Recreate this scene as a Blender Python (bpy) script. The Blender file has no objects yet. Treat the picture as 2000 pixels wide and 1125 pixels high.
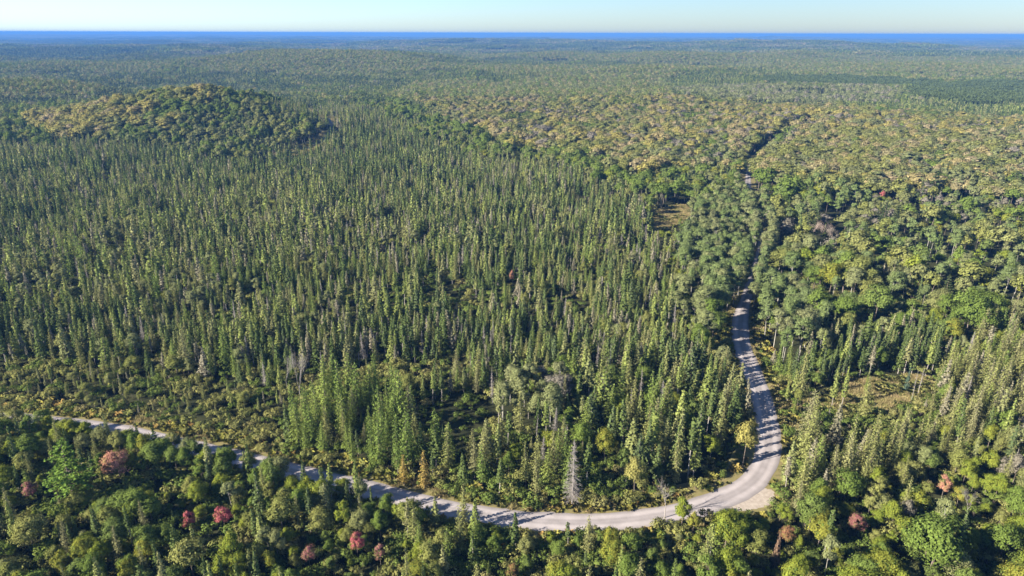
import bpy, math
import numpy as np
from mathutils import Matrix, Vector

# ------------------------------------------------------------------ camera, sky, sun, exposure
scene = bpy.context.scene
IW, IH, FPX = 2000.0, 1125.0, 1333.0
CAM_H = 100.0
PITCH = math.radians(20.48)
ROLL = math.radians(0.17)
SUN_AZ = math.radians(-113.0)      # from the view direction (+Y), negative = to the left
SUN_EL = math.radians(27.0)

cp, sp = math.cos(PITCH), math.sin(PITCH)
FWD = np.array([0.0, cp, -sp])
_r = np.array([1.0, 0.0, 0.0])
_u = np.array([0.0, sp, cp])
RGT = _r * math.cos(ROLL) + _u * math.sin(ROLL)
UPV = _u * math.cos(ROLL) - _r * math.sin(ROLL)

cam_data = bpy.data.cameras.new("camera")
cam = bpy.data.objects.new("camera", cam_data)
scene.collection.objects.link(cam)
cam_data.sensor_width = 36.0
cam_data.lens = 36.0 * FPX / IW
cam_data.clip_start = 1.0
cam_data.clip_end = 300000.0
cam.matrix_world = Matrix(((RGT[0], UPV[0], -FWD[0], 0.0),
                           (RGT[1], UPV[1], -FWD[1], 0.0),
                           (RGT[2], UPV[2], -FWD[2], CAM_H),
                           (0, 0, 0, 1)))
scene.camera = cam

world = bpy.data.worlds.new("World")
scene.world = world
world.use_nodes = True
wn = world.node_tree
wn.nodes.clear()
w_out = wn.nodes.new("ShaderNodeOutputWorld")
w_bg = wn.nodes.new("ShaderNodeBackground")
w_sky = wn.nodes.new("ShaderNodeTexSky")
w_sky.sky_type = 'NISHITA'
w_sky.sun_disc = False
w_sky.sun_elevation = SUN_EL
w_sky.sun_rotation = -SUN_AZ
w_sky.altitude = 0.0
w_sky.air_density = 0.86
w_sky.dust_density = 0.42
w_sky.ozone_density = 6.0
w_bg.inputs["Strength"].default_value = 0.053
wn.links.new(w_sky.outputs[0], w_bg.inputs[0])
wn.links.new(w_bg.outputs[0], w_out.inputs[0])

sun_data = bpy.data.lights.new("sun", 'SUN')
sun_data.energy = 5.0
sun_data.angle = math.radians(0.5)
sun_data.color = (1.0, 0.92, 0.78)
sun = bpy.data.objects.new("sun", sun_data)
scene.collection.objects.link(sun)
sdir = Vector((math.sin(SUN_AZ) * math.cos(SUN_EL), math.cos(SUN_AZ) * math.cos(SUN_EL), math.sin(SUN_EL)))
sun.rotation_euler = sdir.to_track_quat('Z', 'Y').to_euler()
sun.location = (0, 0, 200)

scene.view_settings.view_transform = 'Standard'
scene.view_settings.look = 'None'
scene.view_settings.exposure = 1.98
scene.view_settings.gamma = 1.0
scene.view_settings.use_curve_mapping = False
scene.render.engine = 'CYCLES'
cy = scene.cycles
cy.max_bounces = 4
cy.diffuse_bounces = 1
cy.glossy_bounces = 1
cy.transmission_bounces = 2
cy.transparent_max_bounces = 4
cy.volume_bounces = 0
cy.caustics_reflective = False
cy.caustics_refractive = False
cy.use_denoising = True
cy.denoiser = 'OPENIMAGEDENOISE'
cy.denoising_input_passes = 'RGB_ALBEDO_NORMAL'
cy.denoising_prefilter = 'ACCURATE'
cy.use_adaptive_sampling = False

rng = np.random.default_rng(7)
col = scene.collection

# ------------------------------------------------------------------ projection helpers
def project(p):
    """world points (n,3) -> photo pixels (2000 x 1125) and depth"""
    q = np.asarray(p, float) - np.array([0, 0, CAM_H])
    d = q @ FWD
    d = np.where(np.abs(d) < 1e-6, 1e-6, d)
    return IW / 2 + FPX * (q @ RGT) / d, IH / 2 - FPX * (q @ UPV) / d, d

def ground(u, v, z=0.0):
    """photo pixel -> point on the plane at height z"""
    d = FWD + RGT * ((u - IW / 2) / FPX) - UPV * ((v - IH / 2) / FPX)
    t = (z - CAM_H) / d[2]
    return np.array([d[0] * t, d[1] * t, z])

# smooth value noise on numpy arrays
_tab = np.random.default_rng(99).random((256, 256))
def vnoise(x, y):
    xi = np.floor(x).astype(int); yi = np.floor(y).astype(int)
    fx = x - xi; fy = y - yi
    fx = fx * fx * (3 - 2 * fx); fy = fy * fy * (3 - 2 * fy)
    a = _tab[xi & 255, yi & 255]; b = _tab[(xi + 1) & 255, yi & 255]
    c = _tab[xi & 255, (yi + 1) & 255]; d = _tab[(xi + 1) & 255, (yi + 1) & 255]
    return (a * (1 - fx) + b * fx) * (1 - fy) + (c * (1 - fx) + d * fx) * fy
def fbm(x, y, octv=3):
    s = 0.0; amp = 0.5
    for k in range(octv):
        s = s + amp * (vnoise(x * 2 ** k + 17.3 * k, y * 2 ** k + 5.1 * k) - 0.5)
        amp *= 0.55
    return s
def sstep(a, b, x):
    t = np.clip((x - a) / (b - a), 0, 1)
    return t * t * (3 - 2 * t)

BUMPS = [  # x, y, sigma x, sigma y, height
    (-322, 735, 80, 58, 33), (-440, 770, 70, 55, 7), (-215, 700, 45, 40, 5),
    (-770, 1090, 120, 65, 21), (-690, 1290, 330, 110, -12), (-590, 2000, 230, 190, 32), (-300, 2050, 160, 160, 14),
    (763, 2600, 800, 330, 20), (230, 930, 300, 200, 5), (650, 850, 240, 160, 4),
    (300, 1650, 330, 220, 12), (1000, 1750, 260, 180, 12), (-1900, 3400, 500, 400, 24),
    (1900, 4200, 900, 600, 28), (-200, 5200, 1200, 700, 26)]
def terrain(x, y):
    x = np.asarray(x, float); y = np.asarray(y, float)
    r = np.hypot(x, y)
    h = np.zeros_like(r)
    for bx, by, sx, sy, hh in BUMPS:
        h += hh * np.exp(-0.5 * (((x - bx) / sx) ** 2 + ((y - by) / sy) ** 2))
    h *= sstep(480, 640, r)
    h += sstep(500, 760, r) * sstep(-60, 120, x) * 22 * fbm(x / 170 + 2, y / 150 + 6)
    h += sstep(1100, 2300, r) * 50 * fbm(x / 430, y / 400)
    h += sstep(9000, 16000, r) * 130 * fbm(x / 5200 + 1, y / 2600 + 4)
    h += sstep(2500, 6000, r) * 88 * fbm(x / 1500 + 9, y / 900 + 3)
    return h

# ------------------------------------------------------------------ material helpers
MAT = {}
def new_mat(name):
    m = bpy.data.materials.new(name)
    m.use_nodes = True
    m.node_tree.nodes.clear()
    MAT[name] = m
    return m, m.node_tree.nodes, m.node_tree.links

def leaf_mat(name, cols, transl=0.28, island=0.38, second=None, share=.5):
    """diffuse + translucent leaf; colour picked per plant and varied per leaf clump"""
    m, N, L = new_mat(name)
    out = N.new("ShaderNodeOutputMaterial")
    oi = N.new("ShaderNodeObjectInfo")
    ramp = N.new("ShaderNodeValToRGB")
    ramp.color_ramp.interpolation = 'LINEAR'
    el = ramp.color_ramp.elements
    while len(el) < len(cols):
        el.new(0.5)
    for i, c in enumerate(cols):
        el[i].position = i / max(1, len(cols) - 1)
        el[i].color = (*c, 1)
    L.new(oi.outputs["Random"], ramp.inputs[0])
    geo = N.new("ShaderNodeNewGeometry")
    mr = N.new("ShaderNodeMapRange")
    mr.inputs[3].default_value = 1.0 - island
    mr.inputs[4].default_value = 1.0 + island
    L.new(geo.outputs["Random Per Island"], mr.inputs[0])
    mul = N.new("ShaderNodeVectorMath"); mul.operation = 'SCALE'
    L.new(ramp.outputs[0], mul.inputs[0]); L.new(mr.outputs[0], mul.inputs[3])
    src = mul.outputs[0]
    if second:                                        # half-turned crown: patches of another leaf colour
        tc = N.new("ShaderNodeTexCoord"); nz = N.new("ShaderNodeTexNoise"); nz.inputs["Scale"].default_value = .55; nz.inputs["Detail"].default_value = 3
        L.new(tc.outputs["Object"], nz.inputs["Vector"])
        ad = N.new("ShaderNodeMath"); ad.operation = 'MULTIPLY_ADD'; ad.inputs[1].default_value = .35
        L.new(geo.outputs["Random Per Island"], ad.inputs[0]); L.new(nz.outputs["Fac"], ad.inputs[2])
        th_ = N.new("ShaderNodeMapRange"); th_.inputs[1].default_value = 1.0 - share * .62; th_.inputs[2].default_value = 1.12 - share * .62
        L.new(ad.outputs[0], th_.inputs[0])
        mx2 = N.new("ShaderNodeMix"); mx2.data_type = 'RGBA'
        L.new(th_.outputs[0], mx2.inputs[0]); L.new(ramp.outputs[0], mx2.inputs[6]); mx2.inputs[7].default_value = (*second, 1)
        L.new(mx2.outputs[2], mul.inputs[0])
    d = N.new("ShaderNodeBsdfDiffuse"); t = N.new("ShaderNodeBsdfTranslucent")
    L.new(src, d.inputs[0]); L.new(src, t.inputs[0])
    mx = N.new("ShaderNodeMixShader"); mx.inputs[0].default_value = transl
    L.new(d.outputs[0], mx.inputs[1]); L.new(t.outputs[0], mx.inputs[2])
    L.new(mx.outputs[0], out.inputs[0])
    return m

def noise_mat(name, cols, scale, rough=0.9, detail=6.0, bump=0.0):
    m, N, L = new_mat(name)
    out = N.new("ShaderNodeOutputMaterial")
    b = N.new("ShaderNodeBsdfPrincipled")
    b.inputs["Roughness"].default_value = rough
    b.inputs["Specular IOR Level"].default_value = 0.15
    geo = N.new("ShaderNodeNewGeometry")
    nz = N.new("ShaderNodeTexNoise"); nz.inputs["Scale"].default_value = scale; nz.inputs["Detail"].default_value = detail
    L.new(geo.outputs["Position"], nz.inputs["Vector"])
    ramp = N.new("ShaderNodeValToRGB")
    el = ramp.color_ramp.elements
    while len(el) < len(cols):
        el.new(0.5)
    for i, c in enumerate(cols):
        el[i].position = 0.3 + 0.4 * i / max(1, len(cols) - 1)
        el[i].color = (*c, 1)
    L.new(nz.outputs["Fac"], ramp.inputs[0])
    L.new(ramp.outputs[0], b.inputs["Base Color"])
    if bump:
        bp = N.new("ShaderNodeBump"); bp.inputs["Strength"].default_value = bump; bp.inputs["Distance"].default_value = 0.1
        L.new(nz.outputs["Fac"], bp.inputs["Height"]); L.new(bp.outputs[0], b.inputs["Normal"])
    L.new(b.outputs[0], out.inputs[0])
    return m

# spruce
leaf_mat("spruce_dark", [(.062, .088, .028), (.084, .110, .034), (.070, .092, .040)], .15)
leaf_mat("spruce_olive", [(.132, .162, .044), (.172, .198, .056), (.150, .162, .066), (.175, .172, .078)], .2)
leaf_mat("spruce_bluish", [(.040, .070, .048), (.056, .085, .060)], .15)
leaf_mat("spruce_greyish", [(.160, .152, .095), (.200, .180, .130)], .2)
leaf_mat("spruce_brown", [(.110, .070, .045), (.120, .080, .055)], .15)
# tamarack
leaf_mat("tamarack_green", [(.125, .175, .042), (.150, .200, .046), (.170, .205, .050)], .3)
leaf_mat("tamarack_olive", [(.165, .180, .060), (.200, .205, .072), (.190, .185, .092)], .3)
leaf_mat("tamarack_gold", [(.300, .220, .055), (.260, .190, .060)], .3)
# maples and other round crowns
leaf_mat("maple_green", [(.086, .122, .026), (.112, .152, .032), (.096, .126, .036)], .22)
leaf_mat("maple_lime", [(.155, .188, .028), (.182, .208, .032), (.200, .198, .036)], .34, second=(.080, .120, .026), share=.35)
leaf_mat("maple_olive", [(.135, .148, .042), (.165, .170, .052), (.140, .150, .064)], .22)
leaf_mat("maple_tan", [(.225, .190, .085), (.250, .205, .095), (.215, .190, .096), (.240, .195, .112)], .22)
leaf_mat("maple_yellow", [(.260, .230, .040), (.240, .225, .045), (.280, .225, .050)], .34, second=(.150, .185, .035), share=.5)
leaf_mat("maple_grey", [(.170, .155, .115), (.185, .165, .135)], .25)
leaf_mat("maple_crimson", [(.310, .085, .095), (.330, .095, .105)], .25, second=(.170, .140, .055), share=.38)
leaf_mat("maple_salmon", [(.340, .165, .120), (.330, .155, .110)], .25, second=(.210, .170, .070), share=.4)
leaf_mat("maple_rust", [(.230, .115, .060), (.240, .125, .070)], .3, second=(.140, .140, .045), share=.5)
leaf_mat("maple_rose", [(.270, .110, .110), (.265, .115, .115)], .25, second=(.120, .130, .045), share=.5)
leaf_mat("aspen_grey", [(.135, .152, .062), (.160, .175, .075), (.150, .158, .074)], .22)
leaf_mat("aspen_green", [(.108, .145, .050), (.125, .160, .056), (.115, .145, .058)], .22)
leaf_mat("pine_dark", [(.060, .080, .030), (.068, .090, .036)], .15)
leaf_mat("pine_bright", [(.120, .190, .030), (.115, .180, .035)], .3)
leaf_mat("maple_mustard", [(.215, .195, .058), (.240, .210, .064), (.195, .192, .062)], .22)
leaf_mat("alder_olive", [(.165, .168, .054), (.205, .198, .066), (.155, .168, .052), (.205, .182, .078)], .3)
leaf_mat("alder_green", [(.090, .125, .030), (.120, .155, .036)], .3)
leaf_mat("fern_yellow", [(.190, .190, .042), (.235, .205, .052), (.160, .185, .040), (.260, .170, .060)], .3)
leaf_mat("grass_tan", [(.270, .225, .100), (.300, .235, .125), (.220, .205, .075)], .3)
leaf_mat("grass_green", [(.150, .160, .050), (.190, .170, .060), (.110, .135, .040)], .3)
noise_mat("bark_brown", [(.10, .08, .065), (.17, .14, .115)], 3.0)
noise_mat("bark_grey", [(.20, .18, .16), (.32, .29, .26)], 2.5)
noise_mat("bark_pale", [(.20, .19, .165), (.34, .32, .28)], 1.5)
noise_mat("dead_wood", [(.17, .155, .14), (.30, .27, .25)], 2.0)
noise_mat("twig_tan", [(.34, .26, .22), (.42, .33, .28)], 2.0)
noise_mat("floor_moss", [(.022, .024, .013), (.045, .046, .022), (.070, .060, .030)], 0.12, bump=0.3)
noise_mat("meadow_soil", [(.23, .215, .070), (.30, .260, .105), (.24, .24, .072)], 0.35, bump=0.3)
noise_mat("verge_soil", [(.09, .085, .035), (.17, .14, .06), (.12, .12, .04)], 0.6, bump=0.3)
noise_mat("marsh_soil", [(.11, .115, .045), (.17, .155, .062), (.13, .135, .05)], 0.08)
noise_mat("sand", [(.24, .20, .165), (.33, .285, .24)], 1.2, bump=0.4)
noise_mat("cabin_wall", [(.30, .30, .30), (.36, .36, .36)], 1.0)
noise_mat("cabin_roof", [(.26, .29, .34), (.31, .34, .39)], 1.0, rough=.5)
noise_mat("pane_dark", [(.02, .025, .03), (.03, .035, .04)], 1.0, rough=.15)

def gravel_mat():
    m, N, L = new_mat("gravel")
    out = N.new("ShaderNodeOutputMaterial")
    b = N.new("ShaderNodeBsdfPrincipled"); b.inputs["Roughness"].default_value = 0.95
    b.inputs["Specular IOR Level"].default_value = 0.1
    uv = N.new("ShaderNodeUVMap"); uv.uv_map = "UVMap"
    sep = N.new("ShaderNodeSeparateXYZ"); L.new(uv.outputs[0], sep.inputs[0])
    # across: 0..1.  wheel tracks, loose windrows of gravel between them
    tr = N.new("ShaderNodeValToRGB")
    el = tr.color_ramp.elements
    stops = [(0.0, .60), (.10, .78), (.20, 1.0), (.30, 1.0), (.40, .74), (.50, .80), (.60, .74), (.70, 1.0), (.80, 1.0), (.90, .78), (1.0, .60)]
    while len(el) < len(stops):
        el.new(0.5)
    for i, (p, c) in enumerate(stops):
        el[i].position = p; el[i].color = (c, c, c, 1)
    mp = N.new("ShaderNodeMapping"); mp.inputs["Scale"].default_value = (2, .02, 1)
    L.new(uv.outputs[0], mp.inputs[0])
    n1 = N.new("ShaderNodeTexNoise"); n1.inputs["Scale"].default_value = 1.0; n1.inputs["Detail"].default_value = 4
    L.new(mp.outputs[0], n1.inputs["Vector"])
    wob = N.new("ShaderNodeMath"); wob.operation = 'MULTIPLY_ADD'
    wob.inputs[1].default_value = .12
    L.new(n1.outputs["Fac"], wob.inputs[0])
    off = N.new("ShaderNodeMath"); off.operation = 'SUBTRACT'; off.inputs[1].default_value = .06
    L.new(sep.outputs[0], off.inputs[0]); L.new(off.outputs[0], wob.inputs[2])
    L.new(wob.outputs[0], tr.inputs[0])
    geo = N.new("ShaderNodeNewGeometry")
    n2 = N.new("ShaderNodeTexNoise"); n2.inputs["Scale"].default_value = .35; n2.inputs["Detail"].default_value = 8
    L.new(geo.outputs["Position"], n2.inputs["Vector"])
    rp = N.new("ShaderNodeValToRGB")
    rp.color_ramp.elements[0].position = .3; rp.color_ramp.elements[0].color = (.26, .232, .226, 1)
    rp.color_ramp.elements[1].position = .7; rp.color_ramp.elements[1].color = (.33, .295, .29, 1)
    L.new(n2.outputs["Fac"], rp.inputs[0])
    mx = N.new("ShaderNodeMix"); mx.data_type = 'RGBA'; mx.blend_type = 'MULTIPLY'; mx.inputs[0].default_value = 1.0
    L.new(rp.outputs[0], mx.inputs[6]); L.new(tr.outputs[0], mx.inputs[7])
    L.new(mx.outputs[2], b.inputs["Base Color"])
    bp = N.new("ShaderNodeBump"); bp.inputs["Strength"].default_value = .4; bp.inputs["Distance"].default_value = .08
    n3 = N.new("ShaderNodeTexNoise"); n3.inputs["Scale"].default_value = 2.5; n3.inputs["Detail"].default_value = 5
    L.new(geo.outputs["Position"], n3.inputs["Vector"])
    L.new(n3.outputs["Fac"], bp.inputs["Height"]); L.new(bp.outputs[0], b.inputs["Normal"])
    L.new(b.outputs[0], out.inputs[0])
gravel_mat()

def far_ground_mat():
    """forest floor near by; where no tree is built any more (beyond 12 km) the colour of the wood itself"""
    m, N, L = new_mat("forest_ground")
    out = N.new("ShaderNodeOutputMaterial")
    b = N.new("ShaderNodeBsdfDiffuse")
    geo = N.new("ShaderNodeNewGeometry")
    ln = N.new("ShaderNodeVectorMath"); ln.operation = 'LENGTH'
    L.new(geo.outputs["Position"], ln.inputs[0])
    mr = N.new("ShaderNodeMapRange"); mr.inputs[1].default_value = 10500; mr.inputs[2].default_value = 13500
    L.new(ln.outputs["Value"], mr.inputs[0])
    n1 = N.new("ShaderNodeTexNoise"); n1.inputs["Scale"].default_value = .15; n1.inputs["Detail"].default_value = 6
    L.new(geo.outputs["Position"], n1.inputs["Vector"])
    r1 = N.new("ShaderNodeValToRGB")
    for i, (p, c) in enumerate([(.3, (.016, .019, .010)), (.7, (.040, .042, .020))]):
        r1.color_ramp.elements[i].position = p; r1.color_ramp.elements[i].color = (*c, 1)
    L.new(n1.outputs["Fac"], r1.inputs[0])
    n2 = N.new("ShaderNodeTexNoise"); n2.inputs["Scale"].default_value = .0022; n2.inputs["Detail"].default_value = 10
    L.new(geo.outputs["Position"], n2.inputs["Vector"])
    r2 = N.new("ShaderNodeValToRGB")
    for i, (p, c) in enumerate([(.38, (.045, .055, .026)), (.62, (.125, .115, .055))]):
        r2.color_ramp.elements[i].position = p; r2.color_ramp.elements[i].color = (*c, 1)
    L.new(n2.outputs["Fac"], r2.inputs[0])
    mx = N.new("ShaderNodeMix"); mx.data_type = 'RGBA'
    L.new(mr.outputs[0], mx.inputs[0]); L.new(r1.outputs[0], mx.inputs[6]); L.new(r2.outputs[0], mx.inputs[7])
    L.new(mx.outputs[2], b.inputs[0])
    L.new(b.outputs[0], out.inputs[0])
far_ground_mat()

# ------------------------------------------------------------------ mesh helpers
class Geo:
    """collects polygons with a material index"""
    def __init__(self):
        self.v = []; self.f4 = []; self.f3 = []; self.m4 = []; self.m3 = []; self.n = 0
    def verts(self, a):
        a = np.asarray(a, np.float32).reshape(-1, 3)
        s = self.n; self.v.append(a); self.n += len(a)
        return s
    def quads(self, a, mi=0):                      # a: (n,4,3)
        a = np.asarray(a, np.float32)
        s = self.verts(a)
        self.f4.append(s + np.arange(len(a) * 4).reshape(-1, 4)); self.m4.append(np.full(len(a), mi))
    def tris(self, a, mi=0):
        a = np.asarray(a, np.float32)
        s = self.verts(a)
        self.f3.append(s + np.arange(len(a) * 3).reshape(-1, 3)); self.m3.append(np.full(len(a), mi))
    def tube(self, pts, rad, sides=6, mi=0):
        pts = np.asarray(pts, float); n = len(pts)
        ang = np.arange(sides) * 2 * np.pi / sides
        rings = []
        for i in range(n):
            d = pts[min(i + 1, n - 1)] - pts[max(i - 1, 0)]
            d = d / (np.linalg.norm(d) + 1e-9)
            a = np.cross(d, [0.31, 0.95, 0.0]); a /= np.linalg.norm(a) + 1e-9
            b = np.cross(d, a)
            rings.append(pts[i] + rad[i] * (np.cos(ang)[:, None] * a + np.sin(ang)[:, None] * b))
        s = self.verts(np.concatenate(rings))
        f = []
        for i in range(n - 1):
            for k in range(sides):
                k2 = (k + 1) % sides
                f.append((s + i * sides + k, s + i * sides + k2, s + (i + 1) * sides + k2, s + (i + 1) * sides + k))
        self.f4.append(np.array(f)); self.m4.append(np.full(len(f), mi))
    def build(self, name, mats, smooth=False):
        V = np.concatenate(self.v) if self.v else np.zeros((0, 3))
        f4 = np.concatenate(self.f4) if self.f4 else np.zeros((0, 4), int)
        f3 = np.concatenate(self.f3) if self.f3 else np.zeros((0, 3), int)
        me = bpy.data.meshes.new(name)
        me.vertices.add(len(V)); me.vertices.foreach_set("co", V.astype(np.float32).ravel())
        nl = f4.size + f3.size
        me.loops.add(nl)
        me.loops.foreach_set("vertex_index", np.concatenate([f4.ravel(), f3.ravel()]).astype(np.int32))
        npol = len(f4) + len(f3)
        me.polygons.add(npol)
        st = np.concatenate([np.arange(len(f4)) * 4, f4.size + np.arange(len(f3)) * 3]).astype(np.int32)
        me.polygons.foreach_set("loop_start", st)
        mi = np.concatenate((self.m4 or [np.zeros(0)]) + (self.m3 or [np.zeros(0)])).astype(np.int32)
        me.polygons.foreach_set("material_index", mi)
        if smooth:
            me.polygons.foreach_set("use_smooth", np.ones(npol, bool))
        for m in mats:
            me.materials.append(MAT[m])
        me.update(calc_edges=True)
        return me

def link(name, me, parent=None, loc=None):
    o = bpy.data.objects.new(name, me)
    col.objects.link(o)
    if parent is not None:
        o.parent = parent
    if loc is not None:
        o.location = loc
    return o

def unit(a):
    return a / (np.linalg.norm(a, axis=-1, keepdims=True) + 1e-9)

def rand_dirs(r, n, zmin=-1.0):
    z = r.uniform(zmin, 1, n); a = r.uniform(0, 2 * np.pi, n)
    s = np.sqrt(np.clip(1 - z * z, 0, 1))
    return np.stack([s * np.cos(a), s * np.sin(a), z], 1)

def leaves(g, r, c, nrm, size, mi=0, jitter=0.7, aspect=0.7):
    """rhombic leaf sprays at c, facing about nrm"""
    n = len(c)
    nn = unit(nrm + jitter * r.normal(size=(n, 3)) * 0.6)
    a = unit(np.cross(nn, unit(r.normal(size=(n, 3)))))
    b = np.cross(nn, a)
    s = (size * r.uniform(.6, 1.3, n))[:, None]
    lift = nn * s * 0.25
    g.quads(np.stack([c - a * s, c - b * s * aspect + lift, c + a * s, c + b * s * aspect + lift], 1), mi)

# ------------------------------------------------------------------ the plants, each in metres, base at the origin
def broadleaf(seed, H=10, R=3.0, lobes=13, per=190, size=.27, base=.30, flat=1.0, lod=0, trunk_r=.13, low=-0.35):
    r = np.random.default_rng(seed)
    gc, gt = Geo(), Geo()
    cz = H * (base + (1 - base) * .5); rz = H * (1 - base) * .5
    dirs = rand_dirs(r, lobes, -0.55)
    dirs[0] = (0.1, 0, 1)
    cen = []
    for k in range(lobes):
        q = r.uniform(.46, .82) if k else .62
        cen.append(np.array([dirs[k, 0] * R * q, dirs[k, 1] * R * q, cz + dirs[k, 2] * rz * q * flat]))
    cen = np.array(cen)
    # trunk and limbs
    lean = r.normal(size=2) * .03 * H
    tp = np.array([[0, 0, -.3], [lean[0] * .3, lean[1] * .3, H * base], [lean[0], lean[1], H * .72]])
    gt.tube(tp, [trunk_r, trunk_r * .8, trunk_r * .25], 6 if lod == 0 else 4)
    if lod == 0:
        for k in range(min(lobes, 9)):
            t = r.uniform(.35, .8)
            p0 = tp[1] * (1 - t) + tp[2] * t
            mid = (p0 + cen[k]) / 2 + np.array([0, 0, -.25])
            gt.tube([p0, mid, cen[k]], [trunk_r * .4, trunk_r * .3, trunk_r * .1], 4)
    for k in range(lobes):
        lr = R * r.uniform(.24, .46)
        d = rand_dirs(r, per, low)
        rad = lr * r.uniform(.35, 1.22, per)
        sc = np.array([1, 1, .85])
        # lumpy lobes
        bump = 1 + .28 * np.sin(d[:, 0] * 5 + k) * np.sin(d[:, 1] * 5 + 2 * k) + .18 * np.sin(d[:, 2] * 7 + k)
        c = cen[k] + d * (rad * bump)[:, None] * sc
        cdir = unit((c - [0, 0, cz]) / [R, R, rz])
        leaves(gc, r, c, d * .75 + cdir * .8 + np.array([0, 0, .2]), size, jitter=.5)
    return gc, gt

def spruce(seed, H=13, R=1.25, step=.42, nb=8, base=.25, twigs=2, droop=.35, width=.16, ragged=.35, shape=.8, lod=0, trunk_r=.11):
    r = np.random.default_rng(seed)
    gc, gt = Geo(), Geo()
    gt.tube([[0, 0, -.3], [0, 0, H * .5], [0, 0, H * .97]], [trunk_r, trunk_r * .65, .015], 5 if lod == 0 else 3)
    if lod == 0:   # dead lower twigs
        for k in range(14):
            z = H * r.uniform(.06, base + .05); a = r.uniform(0, 6.28); l = R * r.uniform(.3, .7)
            e = np.array([math.cos(a) * l, math.sin(a) * l, z - .15 * l])
            gt.tube([[0, 0, z], e], [.025, .008], 3)
    z = H * base
    Q = []
    while z < H * .99:
        t = (z - H * base) / (H * (1 - base))
        rr = R * (1 - t) ** shape * (0.55 + .45 * min(1, t * 6 + .25)) + .10
        rr *= 1 + ragged * (r.random() - .5)
        n = max(3, int(nb * (0.55 + .45 * (1 - t))))
        a0 = r.uniform(0, 6.28)
        for k in range(n):
            a = a0 + k * 2 * np.pi / n + r.normal() * .25
            l = rr * r.uniform(1 - ragged, 1.12)
            d = np.array([math.cos(a), math.sin(a), 0]); sdv = np.array([-d[1], d[0], 0])
            zz = z + r.normal() * step * .3
            dr = droop * r.uniform(.5, 1.5)
            p0 = np.array([0, 0, zz]); p1 = d * l * .55 + [0, 0, zz - dr * l * .45]; p2 = d * l + [0, 0, zz - dr * l * .75]
            w = width * r.uniform(.7, 1.4) * (0.5 + .5 * l / R) + .05
            roll = r.normal() * .6
            wv = sdv * math.cos(roll) * w + np.array([0, 0, math.sin(roll) * w])
            Q.append([p0, p1 - wv, p2, p1 + wv])
            # drooping spray: a shingle of the cone, facing outwards
            wd = (w * 1.25 + .05) * r.uniform(.8, 1.25); pc = p0 + (p2 - p0) * r.uniform(.72, .95)
            hh = step * (.75 if lod == 0 else .85) * r.uniform(.8, 1.3)
            tl = sdv * .35 * wd * r.normal()
            Q.append([pc + [0, 0, hh * .6] - d * .12 * l, pc - sdv * wd + tl, pc - [0, 0, hh * .8] + d * .12 * l, pc + sdv * wd + tl])
            for q in range(twigs):
                sgn = 1 if q % 2 else -1
                f = r.uniform(.35, .85)
                b = p0 + (p2 - p0) * f
                tl = l * r.uniform(.28, .5)
                td = unit(d * .6 + sdv * sgn * r.uniform(.5, 1.0) + np.array([0, 0, -dr * .7]))
                tw = np.array([0, 0, 1.0]) * w * .55 + sdv * w * .25 * r.normal()
                Q.append([b, b + td * tl * .5 - tw, b + td * tl, b + td * tl * .5 + tw])
        z += step * r.uniform(.75, 1.25)
    # leader
    for k in range(5):
        a = k * 1.257
        d = np.array([math.cos(a), math.sin(a), 0]) * .07
        Q.append([[0, 0, H * .93], d + [0, 0, H * .95], [0, 0, H], -d * .3 + [0, 0, H * .96]])
    gc.quads(np.array(Q))
    return gc, gt

def tamarack(seed, H=15, R=2.1, lod=0, dens=1.7, size=.21, base=.16):
    """feathery cone: ascending thin branches carrying short soft sprays"""
    r = np.random.default_rng(seed)
    gc, gt = Geo(), Geo()
    gt.tube([[0, 0, -.3], [0, 0, H * .5], [0, 0, H * .97]], [.14, .09, .015], 5 if lod == 0 else 3)
    z = H * base
    C, Nn = [], []
    step = .42 if lod == 0 else .7
    while z < H * .985:
        t = (z - H * base) / (H * (1 - base))
        rr = R * (1 - t) ** .85 * (.6 + .4 * min(1, t * 5 + .2)) + .12
        n = max(3, int((9 if lod == 0 else 6) * (1 - t * .55)))
        a0 = r.uniform(0, 6.28)
        for k in range(n):
            a = a0 + k * 2 * np.pi / n + r.normal() * .2
            l = rr * r.uniform(.6, 1.15)
            d = np.array([math.cos(a), math.sin(a), r.uniform(-.25, .15)])
            if lod == 0 and r.random() < .4:
                gt.tube([[0, 0, z], d * l * .8 + [0, 0, z]], [.022, .006], 3)
            m = max(1, int((l / .32) * dens)) if lod == 0 else max(1, int(l / .4))
            for q in range(m):
                f = (q + .6 + r.uniform(-.3, .3)) / m
                C.append(np.array([0, 0, z]) + d * l * f + r.normal(size=3) * .09)
                Nn.append(d * .9 + np.array([0, 0, .35]))
        z += step * r.uniform(.8, 1.2)
    C = np.array(C)
    leaves(gc, r, C, np.array(Nn), size, jitter=.6, aspect=.5)
    leaves(gc, r, np.array([[0, 0, H * .94 + .12 * k] for k in range(5)]), np.tile([1.0, .2, 0], (5, 1)), .16, jitter=1.0)
    return gc, gt

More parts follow.
